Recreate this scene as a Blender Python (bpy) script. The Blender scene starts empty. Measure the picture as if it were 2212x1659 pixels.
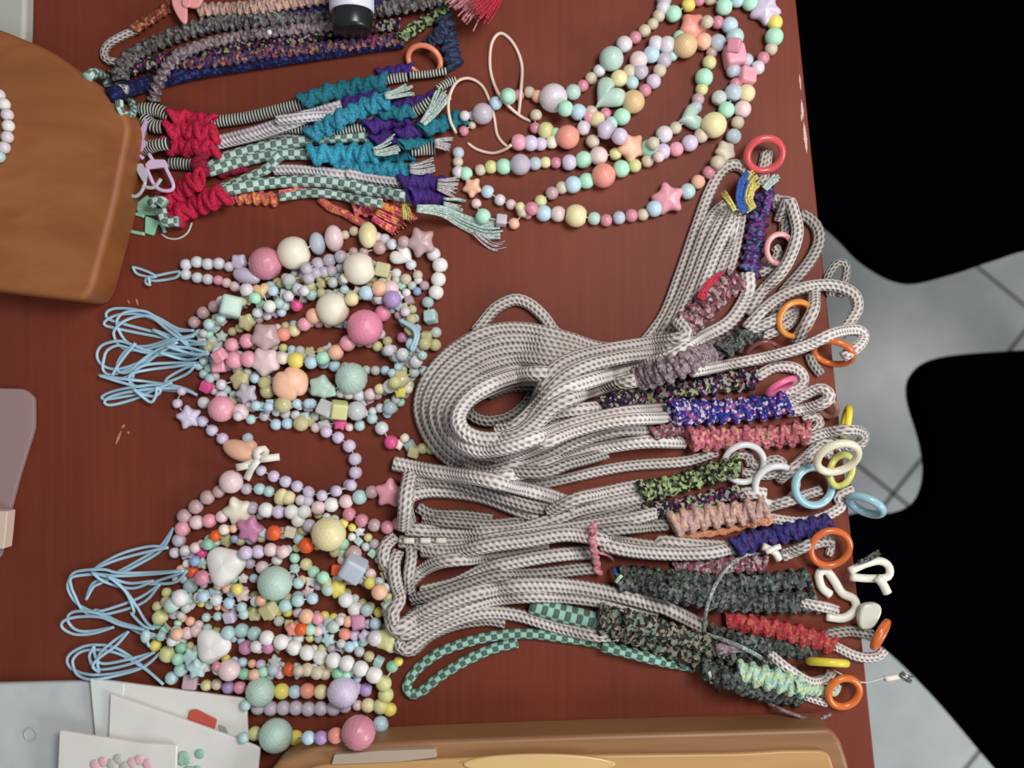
import bpy, math, random
import numpy as np
from mathutils import Vector, Matrix
random.seed(7)
rng = np.random.default_rng(7)
sc = bpy.context.scene
COL = sc.collection

# ------------------------------------------------------------ camera, light, exposure
S = 0.0003            # metres per photo pixel on the table plane
D = 0.60              # camera height above the table
cam_d = bpy.data.cameras.new('camera'); cam = bpy.data.objects.new('camera', cam_d); COL.objects.link(cam)
cam.location = (0, 0, D); cam.rotation_euler = (0, 0, 0)
cam_d.sensor_width = 36; cam_d.lens = 36 * D / (2212 * S)
cam_d.clip_start = 0.02; cam_d.clip_end = 20
cam_d.dof.use_dof = True; cam_d.dof.focus_distance = D - 0.055; cam_d.dof.aperture_fstop = 5.2
sc.camera = cam
w = bpy.data.worlds.new('world'); sc.world = w; w.use_nodes = True
w.node_tree.nodes['Background'].inputs[0].default_value = (0.93, 0.97, 1.0, 1)
w.node_tree.nodes['Background'].inputs[1].default_value = 0.27
def area(name, loc, target, size, energy, col):
    l = bpy.data.lights.new(name, 'AREA'); l.shape = 'DISK'; l.size = size; l.energy = energy; l.color = col
    o = bpy.data.objects.new(name, l); COL.objects.link(o); o.location = loc
    o.rotation_euler = (Vector(target) - Vector(loc)).to_track_quat('-Z', 'Y').to_euler(); return o
area('ceiling_lamp', (0.30, 0.22, 0.80), (0.10, -0.02, 0), 0.32, 6.3, (1.0, 0.965, 0.93))
area('floor_fill_light', (1.6, -0.9, 0.9), (0.5, -0.1, -0.7), 0.8, 21.0, (0.93, 0.97, 1.0))  # added fill from an unseen source, brightens the floor at the right
vs = sc.view_settings
vs.view_transform = 'Standard'; vs.look = 'None'; vs.gamma = 1; vs.use_curve_mapping = False; vs.exposure = 0.0

# ------------------------------------------------------------ helpers
def lin(c):
    return tuple(((v / 255) / 12.92 if v / 255 <= 0.04045 else (((v / 255) + 0.055) / 1.055) ** 2.4) for v in c) + (1,)
def P(px, py, z=0.0):
    k = S * (D - z) / D
    return Vector(((px - 1106) * k, (829.5 - py) * k, z))
CROPS = {'P': (0, 0, 1), 'A': (1000, 0, .3255), 'E': (640, 180, .22604), 'T1': (0, 0, .27125), 'T2': (500, 0, .27125), 'T4': (180, 180, .27125),
         'B2': (180, 470, .22604), 'B3': (560, 470, .22604), 'B4': (180, 700, .22604), 'B5': (560, 700, .22604),
         'C1': (120, 950, .22604), 'C2': (440, 950, .22604), 'C3': (120, 1284, .22604), 'C4': (440, 1284, .22604),
         'G1': (1380, 280, .27125), 'G2': (1280, 650, .31646), 'G3': (880, 620, .27125), 'G4': (820, 960, .27125),
         'G5': (1300, 930, .31646), 'G6': (1300, 1150, .31646), 'G7': (800, 1200, .27663)}
def pts(s):
    """'G3 10,20 30,40 G2 5,6' -> photo pixels"""
    out = []; ox, oy, k = 0, 0, 1
    for t in s.split():
        if ',' in t:
            x, y = t.split(','); out.append((ox + float(x) * k, oy + float(y) * k))
        else: ox, oy, k = CROPS[t]
    return out
def catmull(p, step):
    p = [np.array(q, float) for q in p]
    if len(p) == 2: p = [p[0], (p[0] + p[1]) / 2, p[1]]
    q = [2 * p[0] - p[1]] + p + [2 * p[-1] - p[-2]]
    out = []
    for i in range(1, len(q) - 2):
        a, b, c, d = q[i - 1], q[i], q[i + 1], q[i + 2]
        n = max(2, int(np.linalg.norm(c - b) / step * 2))
        for k in range(n):
            t = k / n
            out.append(0.5 * ((2 * b) + (-a + c) * t + (2 * a - 5 * b + 4 * c - d) * t * t + (-a + 3 * b - 3 * c + d) * t ** 3))
    out.append(q[-2]); out = np.array(out)
    seg = np.r_[0, np.cumsum(np.linalg.norm(np.diff(out, axis=0), axis=1))]
    m = max(3, int(seg[-1] / step) + 1); t = np.linspace(0, seg[-1], m)
    return np.stack([np.interp(t, seg, out[:, j]) for j in range(out.shape[1])], 1)
def link(name, me, parent=None, mat=None):
    o = bpy.data.objects.new(name, me); COL.objects.link(o)
    if mat is not None and me is not None:
        if len(me.materials) == 0: me.materials.append(mat)
        elif me.materials[0] is not mat:
            o.material_slots[0].link = 'OBJECT'; o.material_slots[0].material = mat
    if parent is not None:
        o.parent = parent
        L = parent.location if parent.parent is None else Vector((0, 0, 0))
        if parent.parent is None: o.matrix_parent_inverse = Matrix.Translation(-parent.location)
    return o
def thing(name, label, cat, loc, group=None):
    o = bpy.data.objects.new(name, None); COL.objects.link(o); o.location = loc; o.empty_display_size = .01
    o['label'] = label; o['category'] = cat
    if group: o['group'] = group
    return o
def tag(o, label, cat, group=None):
    o['label'] = label; o['category'] = cat
    if group: o['group'] = group
    return o
def mesh(name, v, f, smooth=True, uv=None):
    me = bpy.data.meshes.new(name); me.from_pydata([tuple(a) for a in v], [], [tuple(a) for a in f])
    if smooth: me.polygons.foreach_set('use_smooth', [True] * len(me.polygons))
    if uv is not None:
        l = me.uv_layers.new(name='UVMap'); l.data.foreach_set('uv', np.array(uv, dtype=np.float32).ravel())
    me.update(); return me

# height field of everything already laid on the table
GX0, GY0, CELL = -0.42, -0.34, 0.001
NX, NY = 880, 700
H = np.zeros((NX, NY))
def hmax(x, y, r):
    i, j, n = int((x - GX0) / CELL), int((y - GY0) / CELL), max(1, int(r / CELL))
    a, b, c, d = max(i - n, 0), min(i + n + 1, NX), max(j - n, 0), min(j + n + 1, NY)
    if a >= b or c >= d: return 0.0
    return float(H[a:b, c:d].max())
def stamp(x, y, z, r):
    i, j, n = int((x - GX0) / CELL), int((y - GY0) / CELL), max(1, int(r / CELL) + 1)
    a, b, c, d = max(i - n, 0), min(i + n + 1, NX), max(j - n, 0), min(j + n + 1, NY)
    if a >= b or c >= d: return
    X = (np.arange(a, b) * CELL + GX0 - x)[:, None]; Y = (np.arange(c, d) * CELL + GY0 - y)[None, :]
    q = r * r - X * X - Y * Y
    h = np.where(q > 0, z + np.sqrt(np.maximum(q, 0)), 0)
    H[a:b, c:d] = np.maximum(H[a:b, c:d], h)
def stamp_poly(poly, h):
    xs = GX0 + np.arange(NX) * CELL; ys = GY0 + np.arange(NY) * CELL
    X, Y = np.meshgrid(xs, ys, indexing='ij'); ins = np.zeros(X.shape, bool)
    n = len(poly)
    for i in range(n):
        x1, y1 = poly[i]; x2, y2 = poly[(i + 1) % n]
        c = ((y1 > Y) != (y2 > Y)) & (X < (x2 - x1) * (Y - y1) / (y2 - y1 + 1e-12) + x1)
        ins ^= c
    H[ins] = np.maximum(H[ins], h)

def settle(path_px, r, rt=None, sink=.35, lift=0.0, smooth=5, step=2.2e-3, zfix=None):
    """photo-plane path -> world path resting on what is below. returns Nx3"""
    rt = rt or r
    p = catmull(path_px, step / S)
    z = np.full(len(p), rt)
    for it in range(2):
        W = np.array([P(a[0], a[1], zz)[:] for a, zz in zip(p, z)])
        b = np.array([hmax(q[0], q[1], r * .55) for q in W])
        base = np.where(b > 0.0006, b - sink * rt, b) if zfix is None else np.full(len(p), zfix)
        base = np.maximum(base, 0)
        z = base + rt + lift
        # max filter then blur
        k = 2
        zz = np.array([z[max(0, i - k):i + k + 1].max() for i in range(len(z))])
        ker = np.exp(-np.linspace(-1.6, 1.6, 2 * smooth + 1) ** 2); ker /= ker.sum()
        zp = np.pad(zz, smooth, mode='edge'); z = np.convolve(zp, ker, 'valid')
    W = np.array([P(a[0], a[1], zz)[:] for a, zz in zip(p, z)])
    return W
def frames(W):
    T = np.gradient(W, axis=0); T /= np.linalg.norm(T, axis=1)[:, None] + 1e-12
    up = np.array([0, 0, 1.0]); Sd = np.cross(T, up); n = np.linalg.norm(Sd, axis=1)[:, None]
    Sd = np.where(n > .12, Sd / (n + 1e-12), np.array([1.0, 0, 0])); N = np.cross(Sd, T)
    return T, Sd, N
def tube_geo(W, ry, rz, seg=12, cap=True, rad=None, voff=0):
    T, Sd, N = frames(W); n = len(W)
    a = np.arange(seg) / seg * 2 * math.pi
    R = np.ones(n) if rad is None else rad
    V = (W[:, None, :] + Sd[:, None, :] * (np.cos(a)[None, :, None] * ry) * R[:, None, None] + N[:, None, :] * (np.sin(a)[None, :, None] * rz) * R[:, None, None]).reshape(-1, 3)
    u = np.r_[0, np.cumsum(np.linalg.norm(np.diff(W, axis=0), axis=1))] * 1000
    F = []; UV = []
    for i in range(n - 1):
        for k in range(seg):
            k2 = (k + 1) % seg
            F.append((voff + i * seg + k, voff + i * seg + k2, voff + (i + 1) * seg + k2, voff + (i + 1) * seg + k))
            v0, v1 = k / seg, (k + 1) / seg
            UV += [(u[i], v0), (u[i], v1), (u[i + 1], v1), (u[i + 1], v0)]
    V = V.tolist()
    if cap:
        for e, s in ((0, 1), (n - 1, -1)):
            F.append([voff + e * seg + k for k in range(seg)][::-1 * s if s == 1 else 1]); UV += [(u[e], .5)] * seg
    return V, F, UV
def stamp_path(W, r):
    for q in W: stamp(q[0], q[1], q[2], r)
def tube(name, W, r, mat, parent, seg=12, rz=None, rad=None):
    V, F, UV = tube_geo(W, r, rz or r, seg, True, rad)
    return link(name, mesh(name, V, F, True, UV), parent, mat)

# ------------------------------------------------------------ materials
def new_mat(name, base=(200, 200, 200), rough=.5, spec=.5, **kw):
    m = bpy.data.materials.new(name); m.use_nodes = True; b = m.node_tree.nodes['Principled BSDF']
    b.inputs['Base Color'].default_value = lin(base); b.inputs['Roughness'].default_value = rough
    b.inputs['Specular IOR Level'].default_value = spec
    for k, v in kw.items(): b.inputs[k.replace('_', ' ')].default_value = v
    return m
def nd(m, t, **kw):
    n = m.node_tree.nodes.new(t)
    for k, v in kw.items(): setattr(n, k, v)
    return n
def lk(m, a, b): m.node_tree.links.new(a, b)
def ramp(m, fac, stops, interp='LINEAR'):
    r = nd(m, 'ShaderNodeValToRGB'); cr = r.color_ramp; cr.interpolation = interp
    while len(cr.elements) > 1: cr.elements.remove(cr.elements[0])
    cr.elements[0].position = stops[0][0]; cr.elements[0].color = lin(stops[0][1])
    for p, c in stops[1:]:
        e = cr.elements.new(p); e.color = lin(c)
    lk(m, fac, r.inputs[0]); return r.outputs[0]
def math_n(m, op, a, b=None):
    n = nd(m, 'ShaderNodeMath', operation=op)
    for i, v in enumerate((a, b)):
        if v is None: continue
        if isinstance(v, (int, float)): n.inputs[i].default_value = v
        else: lk(m, v, n.inputs[i])
    return n.outputs[0]
def bump(m, h, dist=.0004, strength=1.0):
    b = nd(m, 'ShaderNodeBump'); b.inputs['Distance'].default_value = dist; b.inputs['Strength'].default_value = strength
    lk(m, h, b.inputs['Height']); lk(m, b.outputs[0], m.node_tree.nodes['Principled BSDF'].inputs['Normal'])
def braid_mat(name, c1, c2, per=6.0, nv=5, lo=-.55, hi=.05, asym=0.0, rough=.85, check=False):
    """braided yarn: diamond cells along (mm) and around the cord"""
    m = new_mat(name, c1, rough, .2); uv = nd(m, 'ShaderNodeUVMap'); sp = nd(m, 'ShaderNodeSeparateXYZ'); lk(m, uv.outputs[0], sp.inputs[0])
    U = math_n(m, 'MULTIPLY', sp.outputs[0], 2 * math.pi / per); V = math_n(m, 'MULTIPLY', sp.outputs[1], 2 * math.pi * nv)
    a = math_n(m, 'SINE', math_n(m, 'ADD', U, V)); b = math_n(m, 'SINE', math_n(m, 'SUBTRACT', math_n(m, 'MULTIPLY', U, 1 + asym), V))
    if check: a, b = math_n(m, 'SINE', U), math_n(m, 'SINE', V)
    p = math_n(m, 'MULTIPLY', a, b)
    mr = nd(m, 'ShaderNodeMapRange'); mr.inputs[1].default_value = lo; mr.inputs[2].default_value = hi; lk(m, p, mr.inputs[0])
    nz = nd(m, 'ShaderNodeTexNoise'); nz.inputs['Scale'].default_value = 60; g = nd(m, 'ShaderNodeNewGeometry'); lk(m, g.outputs['Position'], nz.inputs['Vector'])
    c = ramp(m, mr.outputs[0], [(0, c2), (1, c1)])
    mx = nd(m, 'ShaderNodeMixRGB', blend_type='MULTIPLY'); mx.inputs[0].default_value = .5
    lk(m, c, mx.inputs[1]); lk(m, ramp(m, nz.outputs[0], [(.35, (225, 215, 205)), (.6, (255, 250, 250))]), mx.inputs[2])
    lk(m, mx.outputs[0], m.node_tree.nodes['Principled BSDF'].inputs['Base Color'])
    bump(m, mr.outputs[0], .0007); return m
def twill_mat(name, c1, c2, per=3.4, rows=9, lo=.12, hi=.5, rough=.85):
    """braided cord: rows of slanted yarn lumps (per mm along, rows around)"""
    m = new_mat(name, c1, rough, .2); uv = nd(m, 'ShaderNodeUVMap'); sp = nd(m, 'ShaderNodeSeparateXYZ'); lk(m, uv.outputs[0], sp.inputs[0])
    row = math_n(m, 'ABSOLUTE', math_n(m, 'SINE', math_n(m, 'MULTIPLY', sp.outputs[1], math.pi * rows)))
    ph = math_n(m, 'ADD', math_n(m, 'MULTIPLY', sp.outputs[0], 2 * math.pi / per), math_n(m, 'MULTIPLY', sp.outputs[1], math.pi * rows * 1.3))
    lump = math_n(m, 'MULTIPLY', math_n(m, 'ADD', math_n(m, 'SINE', ph), 1.0), .5)
    h = math_n(m, 'ADD', math_n(m, 'MULTIPLY', row, .55), math_n(m, 'MULTIPLY', lump, .5))
    mr = nd(m, 'ShaderNodeMapRange'); mr.inputs[1].default_value = lo; mr.inputs[2].default_value = hi; lk(m, h, mr.inputs[0])
    nz = nd(m, 'ShaderNodeTexNoise'); nz.inputs['Scale'].default_value = 45; g = nd(m, 'ShaderNodeNewGeometry'); lk(m, g.outputs['Position'], nz.inputs['Vector'])
    mx = nd(m, 'ShaderNodeMixRGB', blend_type='MULTIPLY'); mx.inputs[0].default_value = .6
    lk(m, ramp(m, mr.outputs[0], [(0, c2), (1, c1)]), mx.inputs[1]); lk(m, ramp(m, nz.outputs[0], [(.35, (228, 220, 212)), (.6, (255, 252, 252))]), mx.inputs[2])
    lk(m, mx.outputs[0], m.node_tree.nodes['Principled BSDF'].inputs['Base Color'])
    bump(m, h, .0011); return m
def stripe_mat(name, c1, c2, per):
    m = new_mat(name, c1, .8, .2); uv = nd(m, 'ShaderNodeUVMap'); sp = nd(m, 'ShaderNodeSeparateXYZ'); lk(m, uv.outputs[0], sp.inputs[0])
    s = math_n(m, 'SINE', math_n(m, 'MULTIPLY', sp.outputs[0], 2 * math.pi / per))
    mr = nd(m, 'ShaderNodeMapRange'); mr.inputs[1].default_value = -.3; mr.inputs[2].default_value = .3; lk(m, s, mr.inputs[0])
    lk(m, ramp(m, mr.outputs[0], [(0, c2), (1, c1)]), m.node_tree.nodes['Principled BSDF'].inputs['Base Color'])
    bump(m, mr.outputs[0], .0006); return m
def speck_mat(name, cols, scale=560, rough=.85):
    """variegated knotted yarn: small cells of several yarn colours"""
    m = new_mat(name, cols[0], rough, .2); tc = nd(m, 'ShaderNodeTexCoord'); oi = nd(m, 'ShaderNodeObjectInfo')
    g = nd(m, 'ShaderNodeNewGeometry'); vo = nd(m, 'ShaderNodeTexVoronoi'); vo.inputs['Scale'].default_value = scale
    lk(m, g.outputs['Position'], vo.inputs['Vector'])
    sp = nd(m, 'ShaderNodeSeparateColor'); lk(m, vo.outputs['Color'], sp.inputs[0])
    n = len(cols); st = [(i / n, c) for i, c in enumerate(cols)]
    lk(m, ramp(m, sp.outputs[0], st, 'CONSTANT'), m.node_tree.nodes['Principled BSDF'].inputs['Base Color'])
    bump(m, vo.outputs['Distance'], .0008, .8); return m
def yarn_mat(name, c, var=.8):
    m = new_mat(name, c, .75, .25); g = nd(m, 'ShaderNodeNewGeometry'); nz = nd(m, 'ShaderNodeTexNoise'); nz.inputs['Scale'].default_value = 700; nz.inputs['Detail'].default_value = 4
    lk(m, g.outputs['Position'], nz.inputs['Vector'])
    lk(m, ramp(m, nz.outputs[0], [(.3, tuple(v * var * .8 for v in c)), (.65, c)]), m.node_tree.nodes['Principled BSDF'].inputs['Base Color'])
    bump(m, nz.outputs[0], .0004); return m

M = {}
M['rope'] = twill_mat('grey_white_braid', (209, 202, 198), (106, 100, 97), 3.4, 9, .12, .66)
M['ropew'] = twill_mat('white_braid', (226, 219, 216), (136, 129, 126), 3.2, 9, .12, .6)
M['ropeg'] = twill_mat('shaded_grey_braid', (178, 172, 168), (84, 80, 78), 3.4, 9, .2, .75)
M['lil'] = twill_mat('lilac_grey_braid', (214, 208, 214), (150, 145, 152), 2.8, 8, .1, .6)
M['mint'] = braid_mat('mint_check_braid', (188, 216, 205), (100, 122, 117), 7.6, 3, -.16, .1, check=True)
M['mintd'] = braid_mat('mint_twist_braid', (152, 200, 182), (84, 106, 100), 7.6, 3, -.16, .1, check=True)
M['bw'] = stripe_mat('black_white_ribbing', (196, 196, 186), (38, 36, 36), 1.9)
M['crim'] = yarn_mat('crimson_yarn', (208, 34, 74))
M['crimd'] = yarn_mat('dark_crimson_yarn', (150, 25, 55))
M['teal'] = yarn_mat('teal_yarn', (58, 152, 180))
M['teald'] = yarn_mat('deep_teal_yarn', (40, 124, 142))
M['tealb'] = yarn_mat('bright_teal_yarn', (60, 165, 195))
M['purp'] = yarn_mat('purple_yarn', (74, 44, 130))
M['mintyarn'] = yarn_mat('pale_mint_yarn', (196, 214, 206))
M['greyyarn'] = yarn_mat('pale_grey_yarn', (200, 194, 196))
M['pinkyarn'] = yarn_mat('pink_yarn', (222, 145, 155))
M['yellowyarn'] = yarn_mat('yellow_yarn', (224, 210, 120))
M['blueyarn'] = yarn_mat('blue_yarn', (62, 98, 176))
M['redyarn'] = yarn_mat('red_yarn', (205, 60, 80))
M['fl_navy'] = speck_mat('navy_pink_green_yarn', [(34, 28, 58), (48, 40, 60), (120, 40, 80), (150, 165, 110), (150, 140, 150), (30, 26, 40)])
M['fl_blue'] = speck_mat('blue_pink_white_yarn', [(40, 52, 132), (48, 60, 150), (44, 38, 104), (190, 182, 195), (150, 80, 130), (38, 44, 122)])
M['fl_pink'] = speck_mat('dusty_pink_yarn', [(165, 82, 98), (180, 105, 115), (140, 75, 80), (195, 150, 125), (200, 110, 130)])
M['fl_mar'] = speck_mat('maroon_grey_yarn', [(120, 62, 76), (150, 135, 130), (110, 85, 90), (150, 80, 98), (92, 60, 66), (170, 150, 150)])
M['fl_grey'] = speck_mat('mauve_grey_yarn', [(118, 102, 106), (138, 122, 124), (96, 82, 90), (152, 138, 140)])
M['fl_green'] = speck_mat('green_black_yarn', [(40, 44, 36), (150, 172, 110), (95, 112, 80), (140, 150, 115), (34, 34, 30)])
M['fl_purp'] = speck_mat('purple_magenta_yarn', [(62, 44, 88), (90, 50, 110), (120, 60, 125), (90, 110, 150), (50, 42, 76)])
M['fl_peach'] = speck_mat('peach_grey_yarn', [(190, 155, 145), (178, 145, 140), (205, 165, 140), (160, 130, 128)])
M['fl_peachedge'] = yarn_mat('peach_edge_yarn', (232, 160, 125))
M['fl_dark'] = speck_mat('dark_green_grey_yarn', [(52, 54, 51), (80, 82, 78), (112, 114, 110), (66, 86, 72), (38, 37, 38), (92, 88, 94)])
M['fl_black'] = speck_mat('black_tan_mint_yarn', [(38, 38, 34), (60, 60, 54), (150, 140, 125), (46, 46, 42), (110, 130, 118), (130, 122, 110)])
M['fl_red'] = speck_mat('red_yarn_mix', [(165, 50, 60), (175, 68, 72), (150, 60, 60), (180, 95, 80)])
M['fl_mint'] = speck_mat('mint_yellow_yarn', [(165, 200, 180), (140, 175, 155), (195, 205, 150), (180, 205, 200)])
M['fl_bluep'] = speck_mat('indigo_yarn', [(48, 48, 104), (60, 56, 122), (78, 54, 96), (38, 36, 82)])
M['fl_top'] = speck_mat('grey_brown_yarn', [(86, 78, 76), (112, 102, 100), (62, 54, 56), (120, 130, 124), (98, 88, 90)])
M['fl_rain'] = speck_mat('multicolour_yarn', [(74, 60, 88), (44, 42, 96), (140, 58, 78), (150, 108, 84), (50, 38, 58), (84, 70, 90)])
M['fl_royal'] = speck_mat('royal_blue_yarn', [(26, 30, 78), (22, 24, 58), (48, 58, 112), (24, 22, 52)])
M['fl_denim'] = speck_mat('denim_blue_yarn', [(48, 56, 82), (60, 68, 92), (38, 44, 66)])
M['fl_brown'] = speck_mat('brick_yarn', [(120, 60, 52), (150, 75, 62), (165, 120, 70), (110, 48, 46)])
M['fl_orange'] = speck_mat('pink_orange_yarn', [(200, 110, 70), (190, 90, 95), (215, 150, 85), (180, 75, 90)])
M['fl_hot'] = speck_mat('hot_pink_yellow_yarn', [(215, 80, 115), (225, 110, 120), (225, 170, 60), (205, 60, 100), (225, 140, 140)])
M['fl_braid'] = speck_mat('pastel_grey_braid', [(150, 165, 155), (120, 170, 135), (165, 140, 160), (130, 132, 134), (185, 185, 180), (110, 118, 116)], 700)
M['elastic'] = new_mat('sky_blue_elastic', (166, 200, 218), .35, .5)
M['elastic_b'] = new_mat('beige_elastic', (222, 196, 180), .4, .5)
M['satin'] = new_mat('white_satin', (230, 226, 220), .4, .5)
M['thread'] = new_mat('clear_thread', (190, 190, 185), .4, .5)
M['satin'] = new_mat('white_satin_ribbon', (226, 222, 210), .4, .5)
M['black'] = new_mat('black_yarn', (26, 24, 24), .8, .2)

PAL = dict(wh=(232, 230, 226), wb=(208, 214, 222), cr=(234, 224, 200), be=(196, 180, 152), ye=(232, 214, 92), yp=(228, 214, 150), gd=(212, 172, 112),
           pe=(240, 172, 134), co=(234, 128, 108), ora=(226, 92, 42), pk=(232, 142, 162), pl=(228, 196, 198), hp=(220, 72, 134), ro=(200, 110, 132),
           mg=(182, 98, 144), mv=(178, 140, 142), li=(204, 188, 218), lg=(176, 166, 182), pu=(154, 122, 186), bl=(172, 208, 228), bg=(170, 184, 202),
           bd=(120, 150, 200), aq=(168, 208, 208), mi=(160, 226, 190), ms=(166, 200, 184), gr=(112, 184, 142), ol=(204, 204, 126), lw=(214, 206, 214),
           rp=(226, 112, 146), wc=(222, 226, 224), gc=(222, 214, 150), pc=(214, 180, 194), bc=(190, 216, 224))
NAMES = dict(wh='white', wb='bluish white', cr='cream', be='beige', ye='yellow', yp='pale yellow', gd='golden', pe='peach', co='coral', ora='orange', pk='pink',
             pl='pale pink', hp='hot pink', ro='rose', mg='magenta', mv='mauve', li='lilac', lg='greyish lilac', pu='purple', bl='light blue', bg='blue grey',
             bd='blue', aq='aqua', mi='mint', ms='sage green', gr='green', ol='olive yellow', lw='lilac white', rp='bright pink', wc='clear', gc='clear yellow', pc='clear pink', bc='clear blue')
for _k, _c in list(PAL.items()):
    _t = {'ora': 0, 'hp': .08, 'ye': .12, 'wc': .1}.get(_k, .24)
    PAL[_k] = tuple(v * (1 - _t) + q * _t for v, q in zip(_c, (222, 216, 214)))
BM = {}
for k, c in PAL.items():
    if k in ('wc', 'gc', 'pc', 'bc'):
        BM[k] = new_mat('bead_' + NAMES[k].replace(' ', '_'), c, .15, .5, Transmission_Weight=.3, IOR=1.3)
    elif k in ('li', 'lg', 'mv', 'lw', 'pl', 'pk', 'ro', 'aq', 'wb'):
        BM[k] = new_mat('bead_' + NAMES[k].replace(' ', '_'), c, .35, .5, Subsurface_Weight=.25, Subsurface_Scale=.002)
    else:
        BM[k] = new_mat('bead_' + NAMES[k].replace(' ', '_'), c, .4, .45)

# ------------------------------------------------------------ unit bead meshes
def sphere_geo(nu=18, nv=11, f=lambda th, ph, d: 1.0):
    V = []; F = []
    for j in range(nv + 1):
        ph = math.pi * j / nv
        for i in range(nu):
            th = 2 * math.pi * i / nu
            d = np.array([math.sin(ph) * math.cos(th), math.sin(ph) * math.sin(th), math.cos(ph)])
            V.append(d * f(th, ph, d))
    for j in range(nv):
        for i in range(nu):
            i2 = (i + 1) % nu; F.append((j * nu + i, (j + 1) * nu + i, (j + 1) * nu + i2, j * nu + i2))
    return V, F
def puff(outline, t, rings=5, name='p'):
    """pillow-like solid from a flat outline (radius function sampled in angle)"""
    n = len(outline); V = []; F = []
    prof = [(math.cos(a), math.sin(a)) for a in np.linspace(-math.pi / 2, math.pi / 2, 2 * rings + 1)]
    for c, s in prof:
        cc = max(c, 0.0) ** .55
        for (x, y) in outline: V.append((x * cc, y * cc, s * t))
    for j in range(len(prof) - 1):
        for i in range(n):
            i2 = (i + 1) % n; F.append((j * n + i, j * n + i2, (j + 1) * n + i2, (j + 1) * n + i))
    return mesh(name, V, F)
def star_out(n=5, rin=.7, m=40, ph=0):
    o = []
    for i in range(m):
        a = 2 * math.pi * i / m; k = .5 + .5 * math.cos(n * (a - ph)); r = rin + (1 - rin) * k ** 1.6
        o.append((r * math.cos(a), r * math.sin(a)))
    return o
def heart_out(m=36):
    o = []
    for i in range(m):
        t = 2 * math.pi * i / m
        o.append((math.sin(t) ** 3, (13 * math.cos(t) - 5 * math.cos(2 * t) - 2 * math.cos(3 * t) - math.cos(4 * t)) / 16 + .12))
    return o
import bmesh
def ico_mesh():
    bm = bmesh.new(); bmesh.ops.create_icosphere(bm, subdivisions=3, radius=1); me = bpy.data.meshes.new('faceted_bead'); bm.to_mesh(me); bm.free(); return me
def cube_mesh(name='cube_bead', sx=.8, sy=.8, sz=.8, bev=.28):
    bm = bmesh.new(); bmesh.ops.create_cube(bm, size=2); bmesh.ops.scale(bm, vec=(sx, sy, sz), verts=bm.verts)
    bmesh.ops.bevel(bm, geom=bm.edges[:], offset=bev, segments=3, affect='EDGES', profile=.6)
    me = bpy.data.meshes.new(name); bm.to_mesh(me); bm.free(); me.polygons.foreach_set('use_smooth', [True] * len(me.polygons)); return me
def dim(th, ph, d):      # round bead with thread holes at the +-x poles
    k = abs(d[0]); return 1 - .22 * max(0, (k - .93) / .07)
def sph_x():
    V, F = sphere_geo(16, 12, lambda th, ph, d: 1 - .2 * max(0, (abs(d[2]) - .93) / .07))
    return mesh('round_bead', [(v[2], v[0], v[1]) for v in V], F)
def tri(th, ph, d):
    a = math.atan2(d[1], d[0]); return 1 + .13 * math.cos(3 * a) * math.sin(ph)
SH = {'o': sph_x(), 'f': ico_mesh(), 'c': cube_mesh(), 's': puff(star_out(), .5, name='star_bead'), 'w': puff(star_out(5, .8, 40), .55, name='flower_bead'),
      'k': mesh('capsule_bead', *(lambda g: ([(v[0], v[1] * .52, v[2] * .46) for v in g[0]], g[1]))(sphere_geo(24, 14))),
      'h': puff(heart_out(), .55, name='heart_bead'), 'b': mesh('bean_bead', *[x for x in (lambda g: ([(v[0] * .68, v[1] * 1.0 , v[2] * .68) for v in g[0]], g[1]))(sphere_geo())]),
      't': mesh('pebble_bead', *(lambda g: ([(v[0], v[1], v[2] * .5) for v in g[0]], g[1]))(sphere_geo(30, 14, tri))),
      'r': mesh('ribbed_bead', *sphere_geo(48, 14, lambda th, ph, d: 1 - .035 * (.5 + .5 * math.cos(16 * th)))),
      'e': mesh('egg_bead', *sphere_geo(20, 12, lambda th, ph, d: 1 + .18 * d[1])),
      'y': puff([(math.cos(a) * (.62 + .38 * abs(math.cos(a))), math.sin(a) * (.75 + .25 * abs(math.sin(2 * a)))) for a in np.linspace(0, 2 * math.pi, 40, endpoint=False)], .5, name='butterfly_bead')}
for _m in SH.values():
    if len(_m.materials) == 0: _m.materials.append(BM['wh'])
SNAME = dict(k='capsule_bead', o='bead', f='faceted_bead', c='cube_bead', s='star_bead', w='flower_bead', h='heart_bead', b='bean_bead', t='pebble_bead', r='ribbed_bead', e='egg_bead', y='butterfly_bead')
FLAT = dict(k=.46, s=.5, w=.55, h=.55, t=.5, y=.5, c=.8, b=.68)

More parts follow.
